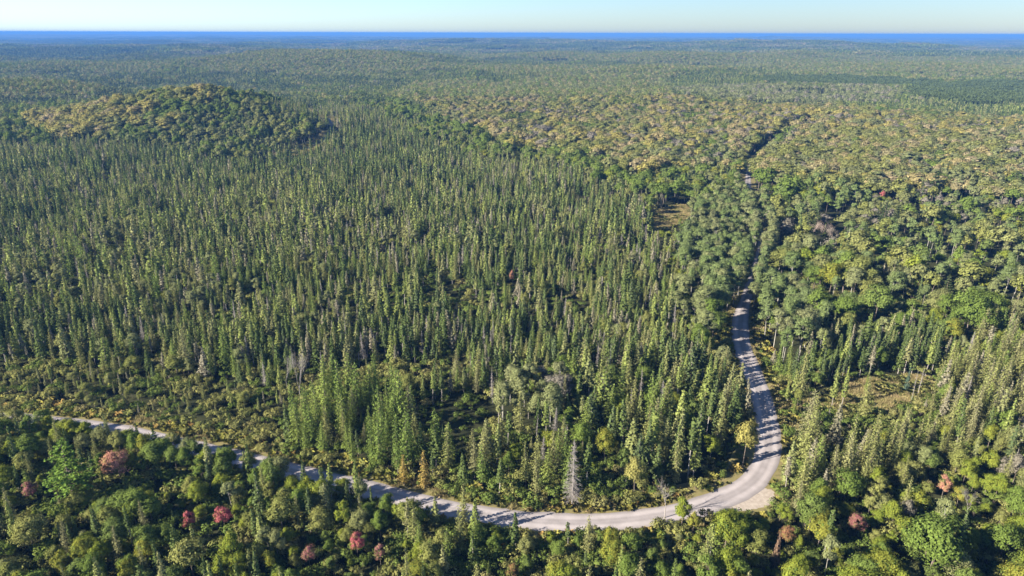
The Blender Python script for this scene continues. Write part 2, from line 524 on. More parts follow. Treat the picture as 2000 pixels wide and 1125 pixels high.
def pine(seed, H=18, R=4.2, lod=0, layers=11, base=.28, per=150):
    """tiers of long level boughs with tufted needles, uneven outline"""
    r = np.random.default_rng(seed)
    gc, gt = Geo(), Geo()
    gt.tube([[0, 0, -.3], [.1, 0, H * .5], [0, .1, H * .96]], [.30, .2, .04], 7 if lod == 0 else 4)
    for k in range(layers):
        t = k / (layers - 1)
        z = H * (base + (1 - base) * t * .97)
        rr = R * (1 - t) ** .75 * r.uniform(.75, 1.15) + .5
        nb = 6 if lod == 0 else 4
        for j in range(nb):
            a = j * 2 * np.pi / nb + k * 1.1 + r.normal() * .3
            l = rr * r.uniform(.6, 1.1)
            d = np.array([math.cos(a), math.sin(a), .12])
            if lod == 0:
                gt.tube([[0, 0, z], d * l * .5 + [0, 0, z - .05 * l], d * l * .92 + [0, 0, z + .05 * l]], [.07, .045, .015], 4)
            n = max(5, int(per / nb * l / R))
            f = r.uniform(.25, 1.05, n)
            sdv = np.array([-d[1], d[0], 0])
            c = np.array([0, 0, z]) + d * (f * l)[:, None] + sdv * (r.normal(size=n) * .22 * l * (1.15 - f))[:, None]
            c[:, 2] += r.normal(size=n) * .13 + .1
            leaves(gc, r, c, np.tile([0, 0, 1.0], (n, 1)), .30 if lod == 0 else .7, jitter=.9, aspect=.55)
    n = 40 if lod == 0 else 8
    c = r.normal(size=(n, 3)) * [.35, .35, .6] + [0, 0, H * .96]
    leaves(gc, r, c, np.tile([0, 0, 1.0], (n, 1)), .25 if lod == 0 else .5)
    return gc, gt

def snag_conifer(seed, H=12, R=1.3, fuzzy=1.0, base=.2):
    """dead spruce: bare mast with many fine grey twigs"""
    r = np.random.default_rng(seed)
    gt, gc = Geo(), Geo()
    gt.tube([[0, 0, -.3], [.08, 0, H * .5], [0, .05, H]], [.14, .09, .02], 6)
    n = int(150 * fuzzy)
    for k in range(n):
        t = r.uniform(0, 1)
        z = H * (base + (1 - base) * t * .98)
        l = (R * (1 - t) ** .8 + .15) * r.uniform(.4, 1.15)
        a = r.uniform(0, 6.28)
        d = np.array([math.cos(a), math.sin(a), -.25])
        e = d * l + [0, 0, z]
        gc.tube([[0, 0, z], d * l * .55 + [0, 0, z - .02], e], [.028, .018, .006], 3)
        for q in range(2):
            b = np.array([0, 0, z]) + d * l * r.uniform(.4, .8)
            gc.tube([b, b + unit(d + r.normal(size=3) * .6) * l * .35], [.014, .005], 3)
    return gc, gt

def snag_broad(seed, H=10, spread=.4, depth=4, kids=3, r0=.16, fork=.35):
    """bare broadleaf: forking limbs and twigs"""
    r = np.random.default_rng(seed)
    gt, gc = Geo(), Geo()
    top = np.array([r.normal() * .2, r.normal() * .2, H * fork])
    gt.tube([[0, 0, -.3], top * .5, top], [r0, r0 * .85, r0 * .7], 6)
    def grow(p, d, l, rad, lev):
        m = p + d * l * .5 + r.normal(size=3) * l * .05
        e = p + d * l
        gc.tube([p, m, e], [rad, rad * .8, rad * .55], 4 if lev > 1 else 3)
        if lev <= 0:
            return
        for k in range(kids):
            nd = unit(d + r.normal(size=3) * spread + np.array([0, 0, .12]))
            grow(e if k else m, nd, l * r.uniform(.6, .85), rad * .55, lev - 1)
    for k in range(3):
        grow(top, unit(np.array([0, 0, 1.0]) + r.normal(size=3) * spread), H * .24, r0 * .6, depth)
    return gc, gt

def bush(seed, H=2.2, R=1.7, n=420, size=.17, stems=7):
    r = np.random.default_rng(seed)
    gc, gt = Geo(), Geo()
    for k in range(stems):
        a = r.uniform(0, 6.28); l = R * r.uniform(.3, .8)
        top = np.array([math.cos(a) * l, math.sin(a) * l, H * r.uniform(.55, .9)])
        gt.tube([[0, 0, -.15], top * [.4, .4, .5], top], [.03, .025, .01], 3)
        m = n // stems
        d = rand_dirs(r, m, -.4)
        c = top * [1, 1, .85] + d * (R * .48 * r.uniform(.4, 1.0, m))[:, None] * [1, 1, .8]
        c[:, 2] = np.maximum(c[:, 2], .08)
        leaves(gc, r, c, d + [0, 0, .3] + c * [.35, .35, 0], size, jitter=.5)
    return gc, gt

def fern(seed, H=.7, R=.8, n=60, size=.16):
    r = np.random.default_rng(seed)
    g = Geo(); Q = []
    for k in range(n):
        a = r.uniform(0, 6.28); l = R * r.uniform(.3, 1)
        b = np.array([math.cos(a), math.sin(a), 0]) * R * .5 * r.uniform(0, 1)
        d = np.array([math.cos(a), math.sin(a), 0])
        s = np.array([-d[1], d[0], 0]) * size * r.uniform(.5, 1)
        h = H * r.uniform(.5, 1.2)
        Q.append([b, b + d * l * .5 - s + [0, 0, h], b + d * l + [0, 0, h * .75], b + d * l * .5 + s + [0, 0, h]])
    g.quads(np.array(Q))
    return g, Geo()

def grass(seed, H=.6, R=.9, n=70):
    r = np.random.default_rng(seed)
    g = Geo(); T = []
    for k in range(n):
        b = np.array([*(r.normal(size=2) * R * .45), 0])
        t = b + np.array([*(r.normal(size=2) * .2), H * r.uniform(.5, 1.2)])
        s = np.array([*(r.normal(size=2) * .06), 0])
        T.append([b - s, b + s, t])
    g.tris(np.array(T))
    return g, Geo()

# ------------------------------------------------------------------ prototypes: (species) -> list of dict(H, R, crown mesh, trunk mesh) per level of detail
PROTO = {}
def add_proto(sp, lod, H, gc, gt):
    PROTO.setdefault((sp, lod), []).append((H, gc, gt))

for k in range(8):
    add_proto('spruce', 0, 13, *spruce(100 + k, R=[1.15, 1.35, 1.0, 1.7, 1.25, 2.1, 1.5, .95][k], base=[.30, .22, .42, .12, .30, .06, .16, .5][k], shape=[.7, .8, .6, .9, .75, .95, 1.0, .5][k], ragged=[.35, .4, .55, .3, .45, .3, .35, .6][k]))
    add_proto('spruce', 1, 13, *spruce(120 + k, R=[1.2, 1.4, 1.0, 1.7, 1.25, 2.1, 1.5, .95][k], base=[.35, .22, .42, .15, .35, .08, .2, .5][k], step=.62, nb=7, twigs=1, width=.24, lod=1, shape=[.7, .8, .6, .9, .75, .95, 1.0, .5][k], ragged=[.35, .4, .55, .3, .45, .3, .35, .6][k]))
for k in range(5):
    add_proto('tamarack', 0, 15, *tamarack(200 + k, R=[1.9, 2.3, 2.0, 2.6, 1.7][k], base=[.12, .18, .10, .2, .14][k]))
    add_proto('tamarack', 1, 15, *tamarack(220 + k, R=[2.0, 2.3, 2.0, 2.5, 1.7][k], lod=1, size=.38))
for k in range(6):
    add_proto('maple', 0, 10, *broadleaf(300 + k, R=[2.9, 3.3, 2.6, 3.6, 3.0, 2.4][k], lobes=[20, 23, 17, 26, 19, 16][k], per=250, size=.18, base=[.22, .28, .2, .25, .3, .18][k]))
    add_proto('maple', 1, 10, *broadleaf(320 + k, R=[2.9, 3.3, 2.6, 3.6, 3.0, 2.4][k], lobes=15, per=95, size=.30, lod=1))
for k in range(4):
    add_proto('aspen', 0, 14, *broadleaf(400 + k, H=14, R=[2.7, 3.0, 2.4, 2.8][k], lobes=[19, 22, 17, 20][k], per=230, size=.19, base=[.26, .22, .30, .25][k], trunk_r=.13))
    add_proto('aspen', 1, 14, *broadleaf(420 + k, H=14, R=2.8, lobes=14, per=95, size=.30, base=.25, lod=1, trunk_r=.12))
for k in range(3):
    add_proto('pine', 0, 18, *pine(500 + k, R=[4.6, 3.8, 3.2][k], per=[420, 320, 280][k]))
    add_proto('pine', 1, 18, *pine(520 + k, R=3.4, lod=1, per=45, layers=8))
for k in range(3):
    add_proto('snagc', 0, 12, *snag_conifer(600 + k, R=[1.5, 1.1, .7][k], fuzzy=[2.6, 1.3, .5][k], base=[.10, .2, .4][k]))
    add_proto('snagb', 0, 10, *snag_broad(620 + k, depth=4, spread=[.38, .3, .45][k]))
    add_proto('bare', 0, 11, *snag_broad(640 + k, H=11, depth=5, spread=.27, r0=.10, fork=.3))
for k in range(5):
    add_proto('alder', 0, 2.2, *bush(700 + k, H=[2.2, 2.0, 2.5, 1.8, 2.3][k], R=[1.7, 2.1, 1.5, 1.9, 1.6][k]))
for k in range(3):
    add_proto('alder', 1, 2.2, *bush(720 + k, R=1.9, n=120, size=.34, stems=4))
for k in range(4):
    add_proto('fern', 0, .7, *fern(800 + k))
    add_proto('grass', 0, .6, *grass(820 + k))

TRUNK_OF = {'spruce': 'bark_grey', 'tamarack': 'bark_brown', 'maple': 'bark_brown', 'aspen': 'bark_pale', 'pine': 'bark_brown',
            'snagc': 'dead_wood', 'snagb': 'dead_wood', 'bare': 'bark_pale', 'alder': 'bark_brown', 'fern': 'bark_brown', 'grass': 'bark_brown'}
_mesh = {}
def part_mesh(sp, lod, k, what, mat):
    key = (sp, lod, k, what, mat)
    if key not in _mesh:
        g = PROTO[(sp, lod)][k][1 if what == 'crown' else 2]
        _mesh[key] = g.build(f"{sp}_{what}", [mat])
    return _mesh[key]

def joined_mesh(sp, lod, k, mat):
    """crown and trunk in one mesh, for the masses of trees past the first 300"""
    key = (sp, lod, k, 'all', mat)
    if key not in _mesh:
        H, gc, gt = PROTO[(sp, lod)][k]
        g = Geo()
        for src, mi in ((gc, 0), (gt, 1)):
            off = g.n
            for a in src.v:
                g.verts(a)
            g.f4 += [f + off for f in src.f4]; g.m4 += [np.full(len(f), mi) for f in src.f4]
            g.f3 += [f + off for f in src.f3]; g.m3 += [np.full(len(f), mi) for f in src.f3]
        _mesh[key] = g.build(f"{sp}_whole", [mat, TRUNK_OF[sp]])
    return _mesh[key]

# ------------------------------------------------------------------ the mass of trees: one object of points, trees set on them by geometry nodes
def scatter(name, meshes, idx, loc, rotz, scl, label, category):
    """meshes: list of prototype meshes; idx: which one each point takes"""
    me = bpy.data.meshes.new(name)
    n = len(loc)
    me.vertices.add(n)
    me.vertices.foreach_set("co", np.asarray(loc, np.float32).ravel())
    a = me.attributes.new("pick", 'INT', 'POINT'); a.data.foreach_set("value", np.asarray(idx, np.int32))
    a = me.attributes.new("turn", 'FLOAT_VECTOR', 'POINT')
    rot = np.zeros((n, 3), np.float32); rot[:, 2] = rotz
    rot[:, 0] = rng.normal(size=n) * .025; rot[:, 1] = rng.normal(size=n) * .025
    a.data.foreach_set("vector", rot.ravel())
    a = me.attributes.new("size", 'FLOAT_VECTOR', 'POINT'); a.data.foreach_set("vector", np.asarray(scl, np.float32).ravel())
    me.update()
    o = link(name, me)
    ng = bpy.data.node_groups.new(name + "_nodes", 'GeometryNodeTree')
    ng.interface.new_socket("Geometry", in_out='INPUT', socket_type='NodeSocketGeometry')
    ng.interface.new_socket("Geometry", in_out='OUTPUT', socket_type='NodeSocketGeometry')
    N, L = ng.nodes, ng.links
    gi = N.new("NodeGroupInput"); go = N.new("NodeGroupOutput")
    def attr(nm, ty):
        x = N.new("GeometryNodeInputNamedAttribute"); x.data_type = ty; x.inputs[0].default_value = nm
        return [s for s in x.outputs if s.enabled and s.name == "Attribute"][0]
    pk = attr("pick", 'INT'); tn = attr("turn", 'FLOAT_VECTOR'); sz = attr("size", 'FLOAT_VECTOR')
    join = N.new("GeometryNodeJoinGeometry")
    for k, m in enumerate(meshes):
        src = bpy.data.objects.new(m.name + "_source", m)          # never linked: only read by the node
        ob = N.new("GeometryNodeObjectInfo"); ob.inputs["Object"].default_value = src
        ob.inputs["As Instance"].default_value = True
        cmpn = N.new("FunctionNodeCompare"); cmpn.data_type = 'INT'; cmpn.operation = 'EQUAL'
        ins = [s for s in cmpn.inputs if s.enabled]
        L.new(pk, ins[0]); ins[1].default_value = k
        ip = N.new("GeometryNodeInstanceOnPoints")
        L.new(gi.outputs[0], ip.inputs["Points"])
        L.new(cmpn.outputs[0], ip.inputs["Selection"])
        L.new(ob.outputs["Geometry"], ip.inputs["Instance"])
        L.new(tn, ip.inputs["Rotation"]); L.new(sz, ip.inputs["Scale"])
        L.new(ip.outputs[0], join.inputs[0])
    L.new(join.outputs[0], go.inputs[0])
    md = o.modifiers.new("scatter", 'NODES'); md.node_group = ng
    o["kind"] = "stuff"; o["label"] = label; o["category"] = category
    return o

# ------------------------------------------------------------------ ground
def build_ground():
    radii = np.concatenate([[0, 20, 50, 80], np.geomspace(110, 62000, 170)])
    na = 400
    ang = np.linspace(0, 2 * np.pi, na, endpoint=False)
    V = [[0, 0, 0]]; F = []
    g = Geo()
    P = []
    for r_ in radii[1:]:
        x = r_ * np.sin(ang); y = r_ * np.cos(ang)
        P.append(np.stack([x, y, terrain(x, y)], 1))
    P = np.concatenate([[[0, 0, 0]]] + P)
    g.verts(P)
    i = np.arange(na); j = (i + 1) % na
    g.f3.append(np.stack([np.zeros(na, int), 1 + j, 1 + i], 1)); g.m3.append(np.zeros(na))
    for k in range(len(radii) - 2):
        a = 1 + k * na; b = a + na
        g.f4.append(np.stack([a + i, a + j, b + j, b + i], 1)[:, ::-1]); g.m4.append(np.zeros(na))
    o = link("ground", g.build("ground", ["forest_ground"], smooth=True))
    o["kind"] = "structure"
    return o
build_ground()

# ------------------------------------------------------------------ road
ROAD_PX = [(-420, 792), (-200, 803), (0, 817), (100, 826), (180, 835), (250, 846), (330, 864), (430, 887), (560, 918), (640, 938), (720, 957), (800, 977),
           (850, 990), (930, 1005), (1000, 1014), (1100, 1021), (1200, 1019), (1300, 1006), (1380, 986), (1440, 962), (1478, 933), (1496, 900),
           (1501, 865), (1497, 820), (1487, 775), (1468, 725), (1453, 685), (1446, 645), (1450, 608), (1461, 572), (1476, 525), (1488, 482),
           (1483, 450), (1473, 418), (1464, 388), (1461, 352), (1467, 326), (1490, 302), (1522, 281), (1548, 266), (1580, 254)]
def catmull(P, per=12):
    P = np.asarray(P, float); out = []
    Q = np.vstack([2 * P[0] - P[1], P, 2 * P[-1] - P[-2]])
    for i in range(1, len(Q) - 2):
        for t in np.linspace(0, 1, per, endpoint=False):
            p0, p1, p2, p3 = Q[i - 1], Q[i], Q[i + 1], Q[i + 2]
            out.append(.5 * ((2 * p1) + (-p0 + p2) * t + (2 * p0 - 5 * p1 + 4 * p2 - p3) * t * t + (-p0 + 3 * p1 - 3 * p2 + p3) * t ** 3))
    out.append(Q[-2])
    return np.array(out)
def resample(P, step):
    d = np.r_[0, np.cumsum(np.linalg.norm(np.diff(P, axis=0), axis=1))]
    s = np.arange(0, d[-1], step)
    return np.stack([np.interp(s, d, P[:, k]) for k in range(P.shape[1])], 1), s
ROAD = catmull([ground(u, v)[:2] for u, v in ROAD_PX])
ROAD, ROAD_S = resample(ROAD, 2.0)
for _ in range(3):
    ROAD[1:-1] = (ROAD[:-2] + 2 * ROAD[1:-1] + ROAD[2:]) / 4
_t = np.gradient(ROAD, axis=0); _t /= np.linalg.norm(_t, axis=1, keepdims=True)
ROAD_N = np.stack([-_t[:, 1], _t[:, 0]], 1)

def strip(name, mat, offs, zs, wob=0.0, kind="structure", seed=1):
    n = len(ROAD); m = len(offs)
    r_ = np.random.default_rng(seed)
    g = Geo(); P = np.zeros((n, m, 3))
    rr = np.hypot(ROAD[:, 0], ROAD[:, 1])
    narrow = 1 - .32 * sstep(235, 275, rr) * (ROAD[:, 1] > 200) * (ROAD[:, 0] > 20)
    for k in range(m):
        edge = (k == 0 or k == m - 1)
        w = offs[k] * narrow + (wob * narrow * 2 * fbm(ROAD_S / 7 + 31 * k, ROAD_S * 0 + seed * 3.3, 4) if edge else 0)
        P[:, k, 0] = ROAD[:, 0] + ROAD_N[:, 0] * w
        P[:, k, 1] = ROAD[:, 1] + ROAD_N[:, 1] * w
        P[:, k, 2] = zs[k] + terrain(ROAD[:, 0], ROAD[:, 1]) + np.where(np.hypot(ROAD[:, 0], ROAD[:, 1]) > 480, .25, 0)
    g.verts(P.reshape(-1, 3))
    i = (np.arange(n - 1)[:, None] * m + np.arange(m - 1)[None]).ravel()
    g.f4.append(np.stack([i, i + m, i + m + 1, i + 1], 1)[:, ::-1]); g.m4.append(np.zeros(len(i)))
    me = g.build(name, [mat])
    if me.polygons[0].normal.z < 0:
        me.flip_normals()
    uv = me.uv_layers.new(name="UVMap")
    li = np.zeros(len(me.loops), np.int32); me.loops.foreach_get("vertex_index", li)
    U = np.stack([np.tile((np.array(offs) - offs[0]) / (offs[-1] - offs[0]), n), np.repeat(ROAD_S, m)], 1)
    uv.data.foreach_set("uv", U[li].astype(np.float32).ravel())
    o = link(name, me)
    o["kind"] = kind
    return o
HW = 3.05
strip("road_verge", "verge_soil", [-8, -4.2, 4.2, 8], [.03, .05, .05, .03], wob=2.0, seed=5)
strip("gravel_road", "gravel", [-HW, -2.5, -1.3, 0, 1.3, 2.5, HW], [.07, .12, .15, .17, .15, .12, .07], wob=.7, seed=2)

def patch(name, mat, px, z=.04, wob=2.0, kind="structure", label=None, n=160, hz=0.0, lift=0.0):
    """irregular sheet on the ground whose corners were seen at these pixels"""
    P = catmull(np.array([ground(u, v, hz)[:2] for u, v in px] + [ground(*px[0], hz)[:2]]), 12)[:-1]
    c = P.mean(0)
    d = P - c
    w = 1 + wob * fbm(np.arange(len(P)) * .5, np.full(len(P), z * 77), 3)[:, None] / np.linalg.norm(d, axis=1, keepdims=True)
    P = c + d * w
    g = Geo(); m = len(P)
    rings = [c + (P - c) * f for f in (1, .75, .5, .25)]
    A = np.concatenate(rings + [c[None]])
    g.verts(np.column_stack([A, terrain(A[:, 0], A[:, 1]) + z + lift]))
    i = np.arange(m); j = (i + 1) % m
    for k in range(3):
        g.f4.append(np.stack([k * m + i, k * m + j, (k + 1) * m + j, (k + 1) * m + i], 1)); g.m4.append(np.zeros(m))
    g.f3.append(np.stack([3 * m + i, 3 * m + j, np.full(m, 4 * m)], 1)); g.m3.append(np.zeros(m))
    me = g.build(name, [mat])
    if me.polygons[0].normal.z < 0:
        me.flip_normals()
    o = link(name, me); o["kind"] = kind
    return o, P
_, TURNOUT = patch("gravel_turnout", "sand", [(1400, 998), (1440, 968), (1490, 955), (1512, 962), (1506, 984), (1460, 998)], z=.062, wob=1.5)
_, MEADOW_A = patch("meadow", "meadow_soil", [(1560, 785), (1640, 755), (1700, 738), (1790, 735), (1835, 750), (1815, 775), (1760, 800), (1640, 812)], z=.02, wob=5)
_, MEADOW_B = patch("meadow", "meadow_soil", [(1258, 432), (1290, 410), (1335, 400), (1350, 415), (1330, 436), (1285, 448)], z=.02, wob=3)
MARSHES = [patch("marsh", "marsh_soil", px, z=.3, wob=9)[1] for px in (
    [(530, 313), (580, 306), (640, 290), (662, 278), (650, 270), (610, 286), (545, 302)],
    [(612, 262), (640, 268), (680, 264), (672, 250), (628, 240), (606, 247)],
    [(548, 226), (590, 229), (622, 226), (612, 217), (560, 213)])]
# dark stream winding through the marsh
def stream():
    P, s = resample(catmull([ground(u, v)[:2] for u, v in [(500, 316), (548, 305), (600, 296), (640, 280), (650, 268), (640, 254), (628, 240), (600, 226), (560, 215)]]), 6)
    t = np.gradient(P, axis=0); t /= np.linalg.norm(t, axis=1, keepdims=True)
    nn = np.stack([-t[:, 1], t[:, 0]], 1)
    w = 1.2 + 1.5 * fbm(s / 30, s * 0 + 2)
    A = P + nn * w[:, None]; B = P - nn * w[:, None]
    g = Geo(); n = len(P)
    g.verts(np.column_stack([A, terrain(A[:, 0], A[:, 1]) + .5])); g.verts(np.column_stack([B, terrain(B[:, 0], B[:, 1]) + .5]))
    i = np.arange(n - 1)
    g.f4.append(np.stack([i, i + 1, n + i + 1, n + i], 1)); g.m4.append(np.zeros(n - 1))
    me = g.build("stream", ["stream_water"])
    if me.polygons[0].normal.z < 0:
        me.flip_normals()
    o = link("stream", me); o["kind"] = "structure"
    return P
noise_mat("stream_water", [(.02, .022, .018), (.035, .034, .026)], .2, rough=.6)
STREAM = stream()

# ------------------------------------------------------------------ where which trees grow
def inside(px, py, poly):
    poly = np.asarray(poly, float); n = len(poly)
    res = np.zeros(px.shape, bool); j = n - 1
    for i in range(n):
        xi, yi = poly[i]; xj, yj = poly[j]
        c = ((yi > py) != (yj > py)) & (px < (xj - xi) * (py - yi) / (yj - yi + 1e-12) + xi)
        res ^= c; j = i
    return res

# mix entries: species, tint, weight, height low, height high
ZONES = {
 'bog_spruce': dict(sp=3.25, gap=2.9, mix=[('spruce', 'dark', .32, 4.5, 13.5), ('alder', 'green', .04, 1.5, 3.5), ('alder', 'olive', .03, 1.5, 3), ('spruce', 'olive', .24, 5.5, 14), ('tamarack', 'olive', .11, 7, 15), ('spruce', 'greyish', .07, 6, 12), ('snagc', 'dead', .03, 7, 11), ('tamarack', 'green', .09, 7, 14), ('maple', 'olive', .05, 5, 8.5), ('aspen', 'grey', .02, 8, 11)],
                    phrase='in the dense bog stand'),
 'bog_edge': dict(sp=3.1, mix=[('spruce', 'olive', .45, 9, 13), ('spruce', 'dark', .35, 9, 13), ('tamarack', 'olive', .05, 10, 13), ('snagc', 'dead', .09, 9, 12), ('spruce', 'greyish', .06, 8, 12)],
                  phrase='along the bog stand front edge'),
 'shrub_bog': dict(sp=2.5, mix=[('alder', 'olive', .52, 1.3, 3.2), ('alder', 'green', .20, 1.3, 3.0), ('spruce', 'olive', .08, 3, 7), ('spruce', 'dark', .05, 2.5, 6), ('tamarack', 'olive', .08, 3, 7.5), ('spruce', 'greyish', .02, 3, 6), ('maple', 'olive', .03, 3, 5)],
                   phrase='in the open shrub bog'),
 'larch_group': dict(sp=3.9, gap=2.6, mix=[('spruce', 'dark', .16, 6, 13), ('tamarack', 'green', .58, 9, 18), ('tamarack', 'olive', .14, 8, 15), ('alder', 'green', .08, 2, 3)],
                     phrase='in the tamarack stand behind the road'),
 'bend_mix': dict(sp=4.0, mix=[('spruce', 'dark', .28, 8, 14), ('spruce', 'olive', .2, 9, 15), ('tamarack', 'olive', .17, 10, 15), ('tamarack', 'green', .10, 10, 14), ('maple', 'green', .07, 5, 9), ('maple', 'lime', .03, 5, 8), ('snagc', 'dead', .05, 8, 12), ('alder', 'green', .10, 2, 3.2)],
                  phrase='inside the road bend'),
 'bend_tall': dict(sp=3.3, mix=[('spruce', 'dark', .45, 12, 16), ('spruce', 'olive', .3, 12, 17), ('tamarack', 'olive', .25, 13, 17)], phrase='in the tall clump shading the bend'),
 'grey_aspen': dict(sp=4.4, mix=[('aspen', 'grey', .62, 11, 14), ('maple', 'grey', .12, 9, 12), ('tamarack', 'olive', .14, 10, 14), ('spruce', 'dark', .12, 8, 12)],
                    phrase='in the greyish grove inside the bend'),
 'dark_gap': dict(sp=3.4, mix=[('alder', 'green', .93, .8, 1.8), ('spruce', 'dark', .07, 2, 5)], phrase='in the shaded gap inside the bend'),
 'lower_left': dict(sp=3.4, mix=[('maple', 'green', .24, 4.5, 9), ('maple', 'lime', .26, 4, 8.5), ('maple', 'olive', .22, 4.5, 8.5), ('spruce', 'dark', .15, 7, 13), ('spruce', 'olive', .10, 8, 13), ('tamarack', 'olive', .08, 8, 12), ('aspen', 'grey', .02, 7, 9)],
                    phrase='in the maple wood below the road'),
 'lower_mid': dict(sp=3.9, mix=[('maple', 'green', .22, 5, 8), ('maple', 'lime', .26, 5, 8), ('maple', 'olive', .14, 5, 8), ('tamarack', 'olive', .20, 8, 12), ('tamarack', 'green', .10, 8, 11), ('spruce', 'dark', .13, 6, 10), ('spruce', 'olive', .13, 7, 11)],
                   phrase='below the sunlit stretch of road'),
 'lower_right': dict(sp=3.9, mix=[('maple', 'lime', .46, 5, 10.5), ('maple', 'green', .15, 5, 11), ('maple', 'olive', .15, 6, 10), ('maple', 'yellow', .05, 5, 8), ('aspen', 'grey', .03, 8, 11), ('tamarack', 'olive', .13, 9, 14), ('spruce', 'olive', .09, 10, 15), ('spruce', 'dark', .07, 9, 14), ('maple', 'grey', .02, 6, 9)],
                     phrase='in the bright wood beyond the bend'),
 'right_larch': dict(sp=3.5, mix=[('tamarack', 'olive', .58, 11, 16), ('spruce', 'olive', .10, 9, 13), ('spruce', 'greyish', .10, 9, 13), ('tamarack', 'green', .08, 10, 14), ('maple', 'green', .06, 4, 7), ('snagc', 'dead', .03, 9, 12), ('maple', 'lime', .05, 4, 6)],
                     phrase='in the olive tamarack stand beyond the turnout'),
 'right_spruce': dict(sp=3.3, mix=[('spruce', 'dark', .58, 8, 14), ('spruce', 'olive', .15, 9, 14), ('maple', 'green', .12, 6, 9), ('spruce', 'greyish', .10, 9, 13), ('aspen', 'grey', .05, 9, 12)],
                      phrase='in the dark stand behind the meadow'),
 'road_aspen': dict(sp=4.6, mix=[('aspen', 'grey', .30, 13, 17), ('aspen', 'green', .50, 13, 17), ('maple', 'lime', .12, 6, 9), ('maple', 'green', .08, 6, 9)],
                    phrase='in the aspen grove beside the road'),
 'right_mix': dict(sp=6.4, gap=3.0, mix=[('maple', 'green', .17, 8, 18), ('maple', 'lime', .14, 6, 15), ('aspen', 'grey', .14, 10, 18), ('aspen', 'green', .15, 10, 18), ('maple', 'olive', .26, 7, 17), ('spruce', 'dark', .08, 9, 14), ('maple', 'grey', .05, 9, 12), ('pine', 'dark', .02, 13, 18), ('maple', 'yellow', .015, 7, 10), ('spruce', 'greyish', .03, 9, 12)],
                   phrase='in the right mixed wood'),
 'left_road_mix': dict(sp=4.9, mix=[('aspen', 'grey', .20, 11, 16), ('maple', 'green', .24, 9, 14), ('spruce', 'olive', .18, 10, 14), ('tamarack', 'olive', .12, 10, 14), ('maple', 'lime', .1, 6, 10), ('spruce', 'greyish', .06, 9, 12), ('maple', 'olive', .06, 8, 11)],
                       phrase='left of the straight road'),
 'upland': dict(sp=6.0, mix=[('maple', 'green', .08, 10, 15), ('maple', 'olive', .34, 10, 16), ('aspen', 'grey', .12, 12, 16), ('maple', 'tan', .20, 11, 16), ('maple', 'mustard', .22, 10, 16), ('maple', 'grey', .10, 10, 15), ('pine', 'dark', .02, 15, 19), ('maple', 'green', .04, 10, 14)],
                phrase='on the tan upland'),
 'hill_yellow': dict(sp=5.6, mix=[('maple', 'tan', .06, 13, 17), ('maple', 'mustard', .38, 11, 17), ('maple', 'olive', .32, 10, 16), ('aspen', 'grey', .06, 10, 15), ('maple', 'green', .12, 10, 14)], phrase='on the rounded hill'),
 'hill_dark': dict(sp=4.8, mix=[('maple', 'green', .28, 8, 15), ('spruce', 'dark', .30, 9, 15), ('maple', 'olive', .28, 8, 14), ('aspen', 'grey', .14, 9, 14)], phrase='on the shaded hillside'),
 'right_blend': dict(sp=5.8, mix=[('maple', 'olive', .30, 12, 17), ('maple', 'tan', .16, 13, 17), ('maple', 'mustard', .10, 11, 16), ('aspen', 'grey', .20, 13, 17), ('maple', 'green', .12, 10, 15), ('maple', 'grey', .06, 10, 15), ('pine', 'dark', .02, 14, 19), ('spruce', 'dark', .04, 10, 14)],
                     phrase='between mixed wood and upland'),
 'transition': dict(sp=5.2, mix=[('maple', 'green', .26, 10, 15), ('maple', 'lime', .10, 9, 13), ('spruce', 'olive', .22, 9, 13), ('aspen', 'grey', .18, 10, 13), ('maple', 'olive', .14, 9, 12), ('spruce', 'dark', .10, 9, 13)], phrase='between bog and upland'),
}
